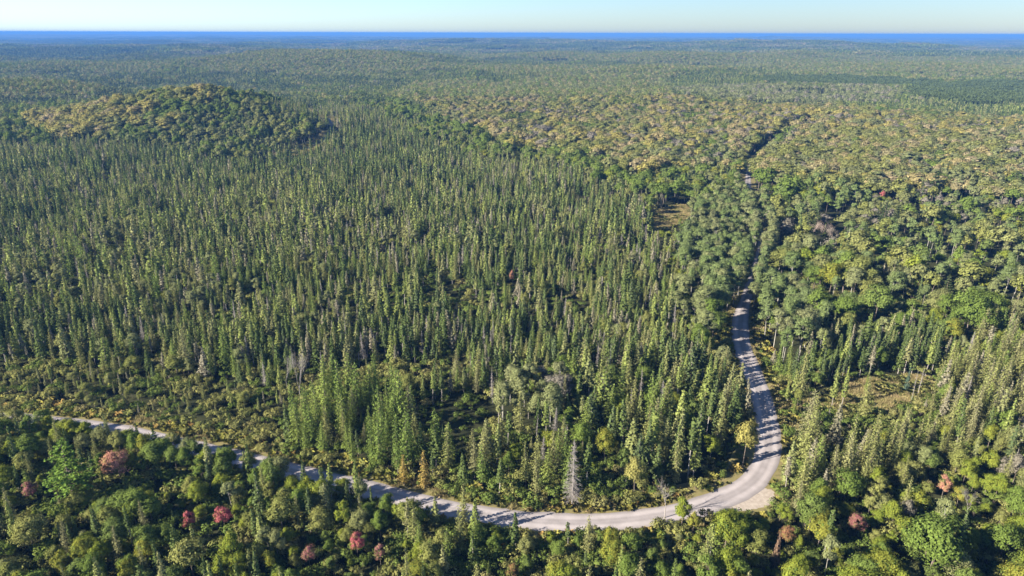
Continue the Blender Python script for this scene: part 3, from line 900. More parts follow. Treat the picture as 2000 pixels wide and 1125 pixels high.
# (zone, polygon of photo pixels of the tree bases); later ones win
ZPOLY = [
 ('upland', [(700, 150), (900, 260), (1060, 320), (1180, 345), (1420, 350), (1600, 330), (2000, 330), (3200, 360), (3200, 60), (700, 60)]),
 ('transition', [(700, 180), (900, 262), (1060, 312), (1180, 340), (1440, 345), (1440, 410), (1290, 405), (1230, 400), (1100, 345), (960, 320), (820, 270), (690, 205)]),
 ('right_mix', [(1465, 350), (1600, 318), (2000, 322), (3200, 345), (3200, 720), (2000, 640), (1850, 700), (1600, 700), (1490, 720), (1470, 600)]),
 ('right_blend', [(1180, 330), (1440, 300), (1600, 270), (2000, 275), (3200, 290), (3200, 430), (2000, 405), (1700, 400), (1500, 385), (1465, 355), (1400, 350), (1180, 350)]),
 ('left_road_mix', [(1240, 400), (1440, 390), (1480, 460), (1460, 600), (1430, 700), (1400, 760), (1330, 700), (1310, 560), (1290, 460)]),
 ('road_aspen', [(1330, 500), (1450, 480), (1478, 505), (1462, 575), (1440, 640), (1380, 640), (1335, 570)]),
 ('road_aspen', [(1290, 440), (1340, 430), (1440, 395), (1470, 440), (1478, 500), (1330, 500)]),
 ('road_aspen', [(1478, 590), (1510, 560), (1570, 575), (1575, 680), (1545, 730), (1480, 700), (1468, 640)]),
 ('hill_dark', [(-900, 250), (-100, 252), (60, 240), (150, 270), (100, 292), (-100, 288), (-900, 285)]),
 ('hill_yellow', [(60, 240), (150, 205), (330, 160), (450, 175), (430, 212), (395, 245), (330, 280), (220, 290), (110, 284)]),
 ('hill_dark', [(430, 185), (520, 205), (600, 240), (655, 268), (640, 285), (560, 300), (480, 316), (330, 300), (200, 300), (100, 300), (220, 292), (330, 275), (390, 240)]),
 ('shrub_bog', [(-900, 700), (0, 712), (200, 722), (420, 750), (560, 762), (600, 800), (560, 850), (590, 905), (450, 895), (250, 850), (0, 830), (-900, 800)]),
 ('bog_edge', [(-900, 660), (0, 672), (200, 682), (420, 712), (560, 730), (720, 718), (900, 700), (1000, 690), (1000, 660), (700, 670), (400, 660), (0, 622), (-900, 600)]),
 ('shrub_bog', [(560, 740), (720, 725), (900, 705), (960, 720), (880, 760), (700, 770), (590, 790)]),
 ('bend_mix', [(860, 800), (980, 760), (1150, 720), (1330, 720), (1420, 760), (1470, 800), (1480, 870), (1440, 920), (1340, 975), (1100, 1000), (900, 985), (800, 960), (760, 930)]),
 ('larch_group', [(545, 855), (590, 800), (700, 775), (800, 775), (830, 850), (860, 900), (900, 960), (820, 960), (700, 935), (580, 905)]),
 ('dark_gap', [(790, 800), (940, 790), (970, 870), (900, 905), (840, 890)]),
 ('dark_gap', [(1370, 925), (1400, 875), (1450, 860), (1475, 880), (1450, 925), (1390, 955)]),
 ('bend_tall', [(1290, 945), (1325, 880), (1385, 850), (1420, 862), (1392, 900), (1368, 945), (1330, 968)]),
 ('grey_aspen', [(950, 800), (1010, 770), (1110, 775), (1120, 820), (1060, 850), (970, 850)]),
 ('lower_left', [(-900, 830), (0, 838), (250, 868), (430, 905), (640, 955), (800, 995), (820, 1500), (-900, 1500)]),
 ('lower_mid', [(800, 995), (930, 1025), (1100, 1042), (1200, 1040), (1340, 1025), (1340, 1500), (800, 1500)]),
 ('lower_right', [(1340, 1020), (1420, 1005), (1520, 990), (1640, 985), (1720, 940), (1820, 860), (2000, 850), (3200, 850), (3200, 1500), (1340, 1500)]),
 ('right_larch', [(1515, 985), (1530, 930), (1525, 850), (1540, 800), (1620, 805), (1740, 800), (1830, 770), (1850, 720), (1940, 660), (3200, 640), (3200, 850), (1990, 860), (1830, 870), (1720, 950), (1640, 990)]),
 ('right_spruce', [(1560, 700), (1600, 670), (1800, 660), (1850, 690), (1850, 735), (1790, 730), (1700, 735), (1620, 760), (1570, 770)]),
]
ZN = list(ZONES)
def zone_of(x, y):
    z = terrain(x, y)
    u, v, d = project(np.stack([x, y, z], 1))
    # ragged borders
    far_ = sstep(330, 600, np.hypot(x, y))
    jx = 26 * fbm(x / 14, y / 14) + (30 + 60 * far_) * fbm(x / 40 + 7, y / 40); jy = 14 * fbm(x / 14 + 50, y / 14 + 20) + 90 * far_ * fbm(x / 45 + 3, y / 45 + 2, 4) + 45 * far_ * fbm(x / 2.5, y / 2.5, 1)
    sc = np.clip((v - 60) / 600, .25, 1.2)
    uu = u + jx * sc * 1.6; vv = v + jy * sc * 1.5
    out = np.full(len(x), ZN.index('bog_spruce'))
    for nm, poly in ZPOLY:
        out[inside(uu, vv, poly)] = ZN.index(nm)
    return out, u, v

def road_dist(x, y):
    out = np.full(len(x), 1e9)
    P = np.stack([x, y], 1)
    for s in range(0, len(P), 20000):
        q = P[s:s + 20000]
        d2 = ((q ** 2).sum(1)[:, None] + (ROAD ** 2).sum(1)[None] - 2 * q @ ROAD.T)
        out[s:s + 20000] = np.sqrt(np.maximum(d2.min(1), 0))
    return out

# ------------------------------------------------------------------ single trees that stand out: base pixel, top pixel, species, tint, prototype, width, label, short name
HEROES = [
 ((150, 985), 862, 'pine', 'bright', 0, 1.45, 'big bright green pine with spreading boughs among the maples', 'the big bright pine'),
 ((235, 942), 882, 'maple', 'salmon', 1, 1.15, 'salmon pink maple just right of the big bright pine', 'the salmon pink maple'),
 ((66, 985), 940, 'maple', 'rose', 2, 1.0, 'rose red maple just left of the big bright pine', 'the rose red maple'),
 ((374, 1040), 996, 'maple', 'crimson', 5, .9, 'small crimson topped maple, left one of the crimson pair below the road', 'the crimson pair'),
 ((440, 1038), 990, 'maple', 'crimson', 0, 1.1, 'broad crimson maple, right one of the crimson pair below the road', 'the crimson pair'),
 ((700, 1092), 1038, 'maple', 'crimson', 2, .85, 'narrow crimson maple standing alone below the middle of the road', 'the lone crimson maple'),
 ((744, 1102), 1060, 'maple', 'rose', 5, .9, 'dull rose maple just right of the lone crimson maple', 'the lone crimson maple'),
 ((606, 1110), 1064, 'maple', 'rose', 4, .8, 'dull rose maple left of the lone crimson maple', 'the dull rose maple'),
 ((1002, 1142), 1100, 'maple', 'rust', 2, .9, 'rusty brown maple at the bottom middle of the picture', 'the rusty maple'),
 ((1668, 1052), 1004, 'maple', 'rose', 3, .8, 'maroon topped maple in the bright wood below the tamaracks', 'the maroon maple'),
 ((1838, 975), 926, 'maple', 'salmon', 5, .9, 'orange red maple above a yellow one at lower right', 'the orange red maple'),
 ((1868, 990), 950, 'maple', 'yellow', 1, .9, 'bright yellow maple just right of the orange red maple', 'the orange red maple'),
 ((1532, 1075), 1024, 'maple', 'rust', 0, .9, 'rust red maple below the gravel turnout', 'the rust red maple'),
 ((1512, 1110), 1036, 'spruce', 'brown', 3, .9, 'brown dying spruce below the gravel turnout', 'the brown spruce'),
 ((1000, 560), 527, 'maple', 'salmon', 2, .6, 'lone reddish tree deep in the bog spruces', 'the lone reddish bog tree'),
 ((1720, 400), 372, 'maple', 'crimson', 2, .8, 'small crimson tree far up in the mixed wood', 'the far crimson tree'),
 ((330, 948), 916, 'maple', 'green', 5, 1.0, 'leafy green maple right of the salmon pink maple', 'the salmon pink maple'),
 ((68, 1078), 1010, 'maple', 'olive', 3, 1.0, 'broad golden olive maple at lower left, under the rose red maple', 'the golden olive maple'),
 ((1117, 988), 858, 'snagc', 'dead', 0, 1.1, 'tall fuzzy grey dead conifer behind the sunlit road', 'the tall grey dead conifer'),
 ((1298, 1012), 938, 'snagb', 'dead', 1, .75, 'white bare forked dead tree at the edge of the road', 'the white dead tree'),
 ((588, 790), 684, 'bare', 'tan_grey', 1, .8, 'slender pale bare tree above the tamarack stand', 'the slender bare tree'),
 ((562, 765), 690, 'bare', 'tan_grey', 2, .7, 'shorter pale bare tree left of the slender bare one', 'the slender bare tree'),
 ((1625, 880), 785, 'spruce', 'greyish', 3, 1.15, 'pale grey sickly spruce right of the road bend', 'the pale grey spruce'),
 ((1608, 1140), 1040, 'aspen', 'grey', 2, .8, 'grey green aspen with pale trunk at the bottom right', 'the pale trunked aspen'),
 ((1778, 790), 722, 'snagc', 'dead', 2, .6, 'thin bare pole at the right end of the meadow', 'the thin pole in the meadow'),
 ((1789, 783), 715, 'snagc', 'dead', 2, .7, 'leaning bare pole right of the thin pole in the meadow', 'the thin pole in the meadow'),
 ((790, 948), 886, 'tamarack', 'gold', 4, 1.5, 'left one of two golden tamaracks at the roadside', 'the two golden tamaracks'),
 ((830, 955), 878, 'tamarack', 'gold', 2, 1.4, 'right one of two golden tamaracks at the roadside', 'the two golden tamaracks'),
 ((1352, 1045), 1000, 'maple', 'yellow', 5, .9, 'yellow maple in front of the road below the dark bend', 'the yellow roadside maple'),
 ((1330, 1032), 972, 'maple', 'lime', 2, .9, 'bright lime maple right of the white dead tree', 'the white dead tree'),
 ((1450, 910), 818, 'maple', 'mustard', 0, .8, 'yellowish round maple on the inner edge of the bend', 'the yellowish maple in the bend'),
 ((1386, 905), 850, 'maple', 'lime', 4, .9, 'bright green maple in the dark wood of the bend', 'the bright maple in the bend'),
 ((1180, 905), 838, 'maple', 'lime', 3, .75, 'yellow green maple amid the conifers inside the bend', 'the yellow green maple'),
 ((1238, 972), 890, 'maple', 'mustard', 0, .8, 'tall yellow olive tree behind the roadside ferns', 'the tall yellow olive tree'),
 ((1624, 795), 718, 'spruce', 'olive', 4, .9, 'left one of two slim spruces at the left end of the meadow', 'the two slim spruces'),
 ((1643, 798), 713, 'spruce', 'olive', 0, .9, 'right one of two slim spruces at the left end of the meadow', 'the two slim spruces'),
 ((1768, 765), 716, 'spruce', 'bluish', 3, .85, 'bluish spruce standing in the tan meadow', 'the bluish spruce'),
 ((1690, 765), 718, 'tamarack', 'green', 2, .8, 'small yellow green tamarack on the sunny meadow', 'the meadow tamarack'),
 ((534, 345), 290, 'spruce', 'olive', 3, 1.5, 'tall bright spruce rising beside the marsh', 'the tall marsh spruce'),
 ((1560, 785), 668, 'tamarack', 'olive', 1, .75, 'tall grey green tamarack right of the road above the bend', 'the tall roadside tamarack'),
 ((1462, 815), 740, 'spruce', 'greyish', 3, .9, 'pale sparse spruce leaning over the left side of the road', 'the pale roadside spruce'),
 ((1330, 325), 288, 'pine', 'dark', 1, .9, 'lone dark pine on the tan upland', 'the lone dark pine'),
 ((1580, 480), 432, 'bare', 'tan', 0, 1.0, 'left one of three leafless pinkish trees above the aspens', 'the pinkish leafless trees'),
 ((1602, 482), 434, 'bare', 'tan', 1, 1.0, 'middle one of three leafless pinkish trees above the aspens', 'the pinkish leafless trees'),
 ((1624, 480), 436, 'bare', 'tan', 2, 1.0, 'right one of three leafless pinkish trees above the aspens', 'the pinkish leafless trees'),
 ((1015, 860), 756, 'tamarack', 'olive', 3, .8, 'tall olive tamarack below the greyish grove', 'the tall olive tamarack'),
 ((690, 905), 820, 'tamarack', 'green', 2, .8, 'pointed green tamarack at the front of its stand', 'the pointed tamarack'),
 ((778, 930), 808, 'tamarack', 'green', 1, .75, 'tallest bright tamarack behind the golden pair', 'the tallest bright tamarack'),
 ((1810, 1130), 1012, 'maple', 'green', 3, 1.1, 'largest deep green maple at lower right', 'the largest maple'),
 ((1950, 1100), 1022, 'maple', 'green', 0, 1.05, 'rounded green maple right of the largest maple', 'the largest maple'),
 ((1885, 1010), 955, 'bare', 'tan_grey', 0, 1.0, 'greyish bare crowned tree right of the yellow maple', 'the greyish bare tree'),
]
hero_items = []
for (bu, bv), vt, spn, tint, k, wid, label, short in HEROES:
    p = ground(bu, bv)
    if math.hypot(p[0], p[1]) > 480:
        for _ in range(8):
            p = ground(bu, bv, float(terrain(p[0], p[1])))
    zz = np.linspace(1, 40, 400)
    _, vv, _ = project(np.stack([np.full(400, p[0]), np.full(400, p[1]), p[2] + zz], 1))
    h = float(zz[np.argmin(np.abs(vv - vt))])
    hero_items.append((p, h, spn, tint, k, wid, label, short))
HP = np.array([i[0][:2] for i in hero_items])

# ------------------------------------------------------------------ sample all trees nearer than 1 km
MIDR = 1000.0
def frame_grid(step, rmin, rmax, r_, margin=1.16):
    half = math.atan((IW / 2) / FPX) * margin
    xm = rmax
    n = int(2 * xm / step); mrows = int(rmax / step)
    ix, iy = np.meshgrid(np.arange(n), np.arange(mrows))
    x = (ix.ravel() + .5 + r_.uniform(-.42, .42, ix.size)) * step - xm
    y = (iy.ravel() + .5 + r_.uniform(-.42, .42, ix.size)) * step
    d = np.hypot(x, y)
    # half width of the view, and a strip to the left whose shade falls into it
    keep = (d > rmin) & (d < rmax) & (x < y * math.tan(half) + 25) & (x > -y * math.tan(half) - 45)
    return x[keep], y[keep]

trees = []      # arrays per zone
for zi, zn in enumerate(ZN):
    Z = ZONES[zn]
    r_ = np.random.default_rng(1000 + zi)
    x, y = frame_grid(Z['sp'], 78, MIDR, r_)
    zid, u, v = zone_of(x, y)
    m = zid == zi
    x, y, u, v = x[m], y[m], u[m], v[m]
    if len(x) == 0:
        continue
    # uneven stocking
    dens = fbm(x / 22 + zi, y / 22, 3)
    gp = Z.get('gap', 1.5)
    keep = r_.random(len(x)) < np.clip(1.02 + dens * gp, .45 if gp < 2 else .2, 1.0)
    x, y, u, v = x[keep], y[keep], u[keep], v[keep]
    w = np.array([e[2] for e in Z['mix']]); w = w / w.sum()
    # neighbours tend to be alike
    q = .5 + .9 * fbm(x / 17 + 3 * zi, y / 17 + 11, 2) + .8 * fbm(x / 70 + 3 * zi, y / 70 + 31, 2) + r_.normal(size=len(x)) * (.10 if zn in ('upland', 'hill_yellow', 'right_blend') else .22)
    q = np.argsort(np.argsort(q)) / max(1, len(q))
    ci = np.searchsorted(np.cumsum(w), q, side='right').clip(0, len(w) - 1)
    lo = np.array([e[3] for e in Z['mix']])[ci]; hi = np.array([e[4] for e in Z['mix']])[ci]
    h = lo + (hi - lo) * np.clip(.45 + 1.1 * fbm(x / 24, y / 24 + 40) + .8 * fbm(x / 90 + 5, y / 90) + r_.normal(size=len(x)) * .30, 0, 1.3)
    trees.append((np.full(len(x), zi), x, y, u, v, ci, h))
# shrubs under the trees near the camera
UNDER = {'right_mix': 3.6, 'left_road_mix': 3.6, 'lower_left': 2.6, 'lower_mid': 2.6, 'lower_right': 2.9, 'bend_mix': 3.0, 'right_larch': 3.0, 'bog_edge': 3.2, 'bog_spruce': 4.0, 'larch_group': 3.2, 'right_spruce': 3.2}
for zn, sp_ in UNDER.items():
    zi = ZN.index(zn)
    ZONES[zn]['mix'] = ZONES[zn]['mix'] + [('alder', 'green', 0.0, 1.2, 3.0), ('alder', 'olive', 0.0, 1.2, 3.0)]
    r_ = np.random.default_rng(2000 + zi)
    x, y = frame_grid(sp_, 78, 330, r_)
    zid, u, v = zone_of(x, y)
    m = zid == zi
    x, y, u, v = x[m], y[m], u[m], v[m]
    ci = np.where(r_.random(len(x)) < .6, len(ZONES[zn]['mix']) - 2, len(ZONES[zn]['mix']) - 1)
    trees.append((np.full(len(x), zi), x, y, u, v, ci, r_.uniform(1.2, 3.0, len(x))))
r_ = np.random.default_rng(31)
zi = ZN.index('road_aspen')
rr_ = np.hypot(ROAD[:, 0], ROAD[:, 1])
for side in (-1, 1):
    i = np.where((rr_ > 262) & (rr_ < 440) & (ROAD[:, 0] > 20) & (ROAD[:, 1] > 200))[0][::2]
    i = i[~((rr_[i] > 312) & (rr_[i] < 330) & (side > 0))]
    off = side * (3.5 + r_.uniform(-.3, .6, len(i)))
    x = ROAD[i, 0] + ROAD_N[i, 0] * off + r_.normal(size=len(i)) * .5; y = ROAD[i, 1] + ROAD_N[i, 1] * off
    u, v, _ = project(np.stack([x, y, terrain(x, y)], 1))
    trees.append((np.full(len(x), zi), x, y, u, v, r_.integers(0, 2, len(x)), r_.uniform(12, 16.5, len(x))))
T = [np.concatenate([t[k] for t in trees]) for k in range(7)]
tz, tx, ty, tu, tv, tci, th = T
rd = road_dist(tx, ty)
tsp = np.array([ZONES[ZN[a]]['mix'][b][0] for a, b in zip(tz, tci)])
ttint = np.array([ZONES[ZN[a]]['mix'][b][1] for a, b in zip(tz, tci)])
small = (tsp == 'alder')
dist = np.hypot(tx, ty)
lowz = np.isin(tz, [ZN.index('lower_left'), ZN.index('lower_mid')])
openst = (tu > 1130) & (tu < 1290) & lowz
clear = np.where(small, 4.6, np.where(dist > 430, 5.6, np.where(dist > 250, 3.1, np.where(lowz & ~openst, 4.4, 6.6))))
keep = rd > clear
keep &= ~((rd < 8.5) & ~small & ~lowz & (np.random.default_rng(3).random(len(tx)) < .45) & (dist < 250))
for poly in (MEADOW_A, MEADOW_B, *MARSHES):
    keep &= ~inside(tx, ty, poly)
d2h = np.sqrt(((tx[:, None] - HP[None, :, 0]) ** 2 + (ty[:, None] - HP[None, :, 1]) ** 2))
keep &= d2h.min(1) > np.where(small, 1.2, 2.3)
# the trunk line of sight: keep the trees just in front of a single tree low
near_h = d2h.argmin(1)
sd = np.sqrt(((tx[:, None] - STREAM[None, :, 0]) ** 2 + (ty[:, None] - STREAM[None, :, 1]) ** 2)).min(1)
keep &= sd > 3.5
CABIN = ground(668, 196)
keep &= np.hypot(tx - CABIN[0], ty - CABIN[1] + 12) > 14
# rows of sight between the camera and each single tree: lower what stands right in front of it
hd = np.hypot(HP[:, 0], HP[:, 1])
for k, it in enumerate(hero_items):
    ax = HP[k] / hd[k]
    along = tx * ax[0] + ty * ax[1]
    side = np.abs(tx * ax[1] - ty * ax[0])
    gap = hd[k] - along
    infront = (gap > 0) & (gap < 13) & (side < 3.0) & ~small
    lim = np.maximum(2.5, .35 * it[1] + 0 * gap)
    th = np.where(infront, np.minimum(th, lim), th)
    if it[1] < 12:
        th = np.where((d2h[:, k] < 6.5) & ~small, np.minimum(th, .72 * it[1]), th)
hedge = (tz == ZN.index('lower_left')) & (rd < 11) & (tu < 720) & ~small & (np.random.default_rng(14).random(len(tx)) < .8)
th = np.where(hedge, np.maximum(th, 6.8 + .15 * rd), th)
front = np.isin(tz, [ZN.index('lower_mid')]) & (tu > 930) & (tu < 1300) & (rd < 15) & (np.random.default_rng(13).random(len(tx)) < .72)
th = np.where(front & ~small, np.minimum(th, 2.2 + .22 * rd), th)
# nothing tall stands between the camera and the openings
rq = np.random.default_rng(12).random(len(tx))
for poly, share in [(MEADOW_A, .9), (MEADOW_B, .95)] + [(q, .45) for q in MARSHES]:
    m = inside(tx, ty, poly)
    for f in (.3, .6, .9):
        k = 1 + f * th / (CAM_H - th)
        m |= inside(tx * k, ty * k, poly)
    th = np.where(m & (rq < share) & ~small, np.minimum(th, 1.6 + 2.2 * rq), th)
for f in (0, .3, .6, .9):
    k = 1 + f * th / (CAM_H - th)
    keep &= ~inside(tx * k, ty * k, TURNOUT)
tz, tx, ty, tu, tv, th, tsp, ttint, rd, dist, near_h, d2m = [a[keep] for a in (tz, tx, ty, tu, tv, th, tsp, ttint, rd, dist, near_h, d2h.min(1))]
tzz = terrain(tx, ty)

# ------------------------------------------------------------------ single plants as objects of their own
NAME = {'spruce': ('spruce_tree', 'spruce'), 'tamarack': ('tamarack_tree', 'tamarack'), 'maple': ('maple_tree', 'maple'), 'aspen': ('aspen_tree', 'aspen'),
        'pine': ('pine_tree', 'pine'), 'snagc': ('dead_tree', 'dead tree'), 'snagb': ('dead_tree', 'dead tree'), 'bare': ('bare_tree', 'bare tree'), 'alder': ('alder_shrub', 'shrub')}
def crown_mat(spn, tint):
    if spn in ('snagc', 'snagb'):
        return 'dead_wood'
    if spn == 'bare':
        return 'twig_tan' if tint == 'tan' else 'dead_wood'
    return f"{spn}_{tint}"

def single(spn, k, tint, loc, rotz, sxy, sz, label, group=None, lean=(0, 0)):
    nm, cat = NAME[spn]
    e = bpy.data.objects.new(nm, None)
    e.empty_display_size = .5
    col.objects.link(e)
    e.location = [float(a) for a in loc]; e.rotation_euler = (lean[0], lean[1], float(rotz)); e.scale = (float(sxy), float(sxy), float(sz))
    e["label"] = label; e["category"] = cat
    if group:
        e["group"] = group
    link("stems" if spn == 'alder' else "trunk", part_mesh(spn, 0, k, 'trunk', TRUNK_OF[spn]), e)
    link({'snagc': 'branches', 'snagb': 'branches', 'bare': 'branches', 'alder': 'foliage'}.get(spn, "crown"), part_mesh(spn, 0, k, 'crown', crown_mat(spn, tint)), e)
    return e

r_ = np.random.default_rng(42)
for p, h, spn, tint, k, wid, label, short in hero_items:
    H = PROTO[(spn, 0)][k][0]
    lean = (0, 0)
    if 'leaning' in label:
        lean = (.05, .12)
    single(spn, k, tint, p, r_.uniform(0, 6.28), h / H * wid, h / H, label, lean=lean)

# which trees the picture shows: tops inside the frame
tops = np.stack([tx, ty, tzz + th * .85], 1)
uu, vv, dd = project(tops)
shown = (uu > 6) & (uu < 1994) & (vv < 1112) & (vv > 60)
TINTW = {('spruce', 'olive'): 'olive', ('spruce', 'dark'): 'dark green', ('spruce', 'greyish'): 'greyish', ('tamarack', 'olive'): 'olive', ('tamarack', 'green'): 'soft green',
         ('maple', 'green'): 'green', ('maple', 'lime'): 'lime green', ('maple', 'olive'): 'olive', ('maple', 'tan'): 'tan', ('maple', 'mustard'): 'mustard', ('maple', 'yellow'): 'yellow', ('maple', 'grey'): 'greyish',
         ('aspen', 'grey'): 'grey green', ('aspen', 'green'): 'fresh green', ('pine', 'dark'): 'dark', ('snagc', 'dead'): 'bare grey', ('alder', 'olive'): 'olive', ('alder', 'green'): 'green'}
ORD = ['leftmost'] + [w + ' from left' for w in 'second third fourth fifth sixth seventh eighth ninth tenth eleventh twelfth thirteenth fourteenth fifteenth sixteenth seventeenth eighteenth nineteenth twentieth'.split()]
taken = np.zeros(len(tx), bool)
made = []
used_label = set(i[6] for i in hero_items)
for spn, most in (('spruce', 290), ('tamarack', 290), ('maple', 280), ('aspen', 290), ('pine', 60), ('snagc', 90), ('alder', 300)):
    cand = np.where(shown & (tsp == spn) & (rd < 1e8))[0]
    if spn == 'alder':
        cand = cand[(th[cand] > 1.6) & ((rd[cand] < 9) | (tz[cand] == ZN.index('shrub_bog')))]
    cand = cand[np.argsort(dist[cand] / (th[cand] ** .5))]
    cand = cand[dist[cand] < 420][:most]
    taken[cand] = True
    q1, q2 = np.quantile(th[cand], [.3, .72]) if len(cand) else (0, 0)
    rows = {}
    for i in cand:
        zn = ZN[tz[i]]
        size = ('low' if spn == 'alder' else 'short') if th[i] < q1 else ('tall' if th[i] > q2 else 'mid-sized')
        noun = NAME[spn][1] if spn != 'alder' else 'alder shrub'
        edge = ''
        if d2m[i] < 9:
            place = 'beside ' + hero_items[near_h[i]][7]
        elif d2m[i] < 20:
            place = 'near ' + hero_items[near_h[i]][7]
        else:
            place = ZONES[zn]['phrase']
            edge = 'roadside ' if rd[i] < 11 else ''
        group = f"{noun}s {place}"
        rows.setdefault((f"{size} {TINTW[(spn, ttint[i])]} {edge}{noun} {place}", group), []).append(i)
    for (lab, group), ids in rows.items():
        if len(ids) > 1 and len(lab.split()) > (13 if len(ids) <= len(ORD) else 11):
            lab = lab.replace('mid-sized ', 'medium ', 1).replace(' the olive tamarack stand', ' the stand').replace(' the greyish grove', ' the grove').replace(' in the aspen grove beside the road', ' in the grove beside the road')
        parts = [(ids, '')]
        if len(ids) > len(ORD):                       # nearer and farther half of a large lot
            by = sorted(ids, key=lambda a: dist[a]); h2 = len(by) // 2
            parts = [(by[:h2], ' in front'), (by[h2:], ' at back')] if len(by) <= 2 * len(ORD) else [(by[:h2 // 2], ' in front'), (by[h2 // 2:h2], ' midway'), (by[h2:h2 + h2 // 2], ' behind'), (by[h2 + h2 // 2:], ' at back')]
        for sub, where in parts:
            sub = sorted(sub, key=lambda a: uu[a])
            for n, i in enumerate(sub):
                l2 = lab + (where and ',' + where) if len(sub) == 1 or len(sub) > len(ORD) else f"{lab}, {ORD[n]}{where}"
                if len(ids) == 1:
                    l2 = lab
                made.append((spn, i, l2, group))
r_ = np.random.default_rng(43)
for spn, i, lab, group in made:
    k = int(r_.integers(len(PROTO[(spn, 0)])))
    H = PROTO[(spn, 0)][k][0]
    s = th[i] / H
    wx = s * r_.uniform(.85, 1.2)
    if spn in ('maple',):
        wx = s * r_.uniform(.72, 1.22)
    if spn == 'spruce' and ZN[tz[i]].startswith('bog'):
        wx *= 1.25
    if spn in ('spruce', 'tamarack') and ZN[tz[i]] in ('bend_mix', 'larch_group', 'right_larch', 'lower_mid'):
        wx *= 1.28
    single(spn, k, ttint[i], (tx[i], ty[i], tzz[i]), r_.uniform(0, 6.28), wx, s, lab, group, lean=(r_.normal() * .025, r_.normal() * .025))

# ------------------------------------------------------------------ the rest of the nearer trees, one mass for each kind
MASS = {'spruce': ('spruce_forest', 'mass of dark and olive spruces filling the bog'), 'tamarack': ('tamarack_forest', 'feathery tamaracks mixed through the bog forest'),
        'maple': ('maple_forest', 'round crowned maples in green and tan covering the upland'), 'aspen': ('aspen_forest', 'grey green aspens along and beyond the road'),
        'pine': ('pine_forest', 'scattered dark pines above the upland crowns'), 'snagc': ('dead_conifer_forest', 'bare grey dead conifers among the bog spruces'),
        'alder': ('alder_shrubbery', 'low olive alder thicket of the open bog and road edges')}
def mass(spn, extra=None):
    ids = np.where((tsp == spn) & ~taken)[0]
    if len(ids) == 0:
        return
    r_ = np.random.default_rng(hash(spn) % 1000 if False else len(spn) * 31)
    meshes, key, pick = [], {}, np.zeros(len(ids), int)
    loc = np.stack([tx[ids], ty[ids], tzz[ids]], 1); sc = np.zeros((len(ids), 3))
    for n, i in enumerate(ids):
        lod = 0 if (dist[i] < 300 or (spn, 1) not in PROTO) else 1
        k = int(r_.integers(len(PROTO[(spn, lod)])))
        kk = (lod, k, ttint[i])
        if kk not in key:
            key[kk] = len(meshes)
            meshes.append(joined_mesh(spn, lod, k, crown_mat(spn, ttint[i])))
        pick[n] = key[kk]
        s = th[i] / PROTO[(spn, lod)][k][0]
        w = s * r_.uniform(.8, 1.35)
        if ZN[tz[i]] in ('upland', 'right_blend', 'hill_yellow'):
            w *= r_.uniform(.85, 1.6)
        if spn == 'spruce' and ZN[tz[i]].startswith('bog'):
            w *= 1.3
        if spn in ('spruce', 'tamarack') and ZN[tz[i]] in ('bend_mix', 'larch_group', 'right_larch', 'lower_mid'):
            w *= 1.28
        sc[n] = (w, w, s)
    scatter(MASS[spn][0], meshes, pick, loc, r_.uniform(0, 6.28, len(ids)), sc, MASS[spn][1], 'forest')
for spn in MASS:
    mass(spn)
print("TREES", len(tx), "singles", len(made) + len(hero_items), {s: int(((tsp == s) & ~taken).sum()) for s in MASS})

# ------------------------------------------------------------------ ferns and grass on verges and meadows
def verge():
    r_ = np.random.default_rng(5)
    n = 9000
    i = r_.integers(0, len(ROAD), n)
    d = np.hypot(ROAD[i, 0], ROAD[i, 1]); i = i[d < 270]; n = len(i)
    side = r_.choice([-1, 1], n)
    off = side * (HW + .2 + np.abs(r_.normal(size=n)) * 2.4)
    p = ROAD[i] + ROAD_N[i] * off[:, None] + r_.normal(size=(n, 2)) * .8
    ok = road_dist(p[:, 0], p[:, 1]) > HW + .25
    qb = ground(1440, 915)
    ok &= ~((np.hypot(p[:, 0] - qb[0], p[:, 1] - qb[1]) < 17) & (r_.random(n) < .85))
    for f in (0, .005, .011, .018, .026):
        ok &= ~inside(p[:, 0] * (1 + f), p[:, 1] * (1 + f), TURNOUT)
    p = p[ok]; off = off[ok]
    n = len(p)
    z = terrain(p[:, 0], p[:, 1]) + .03
    f = fbm(p[:, 0] / 9, p[:, 1] / 9, 2) + r_.normal(size=n) * .12
    mats = ['fern_yellow', 'grass_green', 'alder_green']
    ms = [joined_mesh('fern', 0, k, mats[0]) for k in range(4)] + [joined_mesh('grass', 0, k, 'grass_tan') for k in range(4)] + [joined_mesh('fern', 0, k, 'grass_green') for k in range(4)]
    cls = np.where(f > .02, 0, np.where(f > -.12, 2, 1))
    pick = cls * 4 + r_.integers(0, 4, n)
    s = r_.uniform(.7, 1.5, n) * np.clip(.45 + (np.abs(off) - HW) * .28, .45, 1.5)
    scatter("verge_foliage", ms, pick, np.column_stack([p, z]), r_.uniform(0, 6.28, n), np.stack([s, s, s], 1), 'yellow green ferns and weeds lining both sides of the gravel road', 'ferns')
verge()
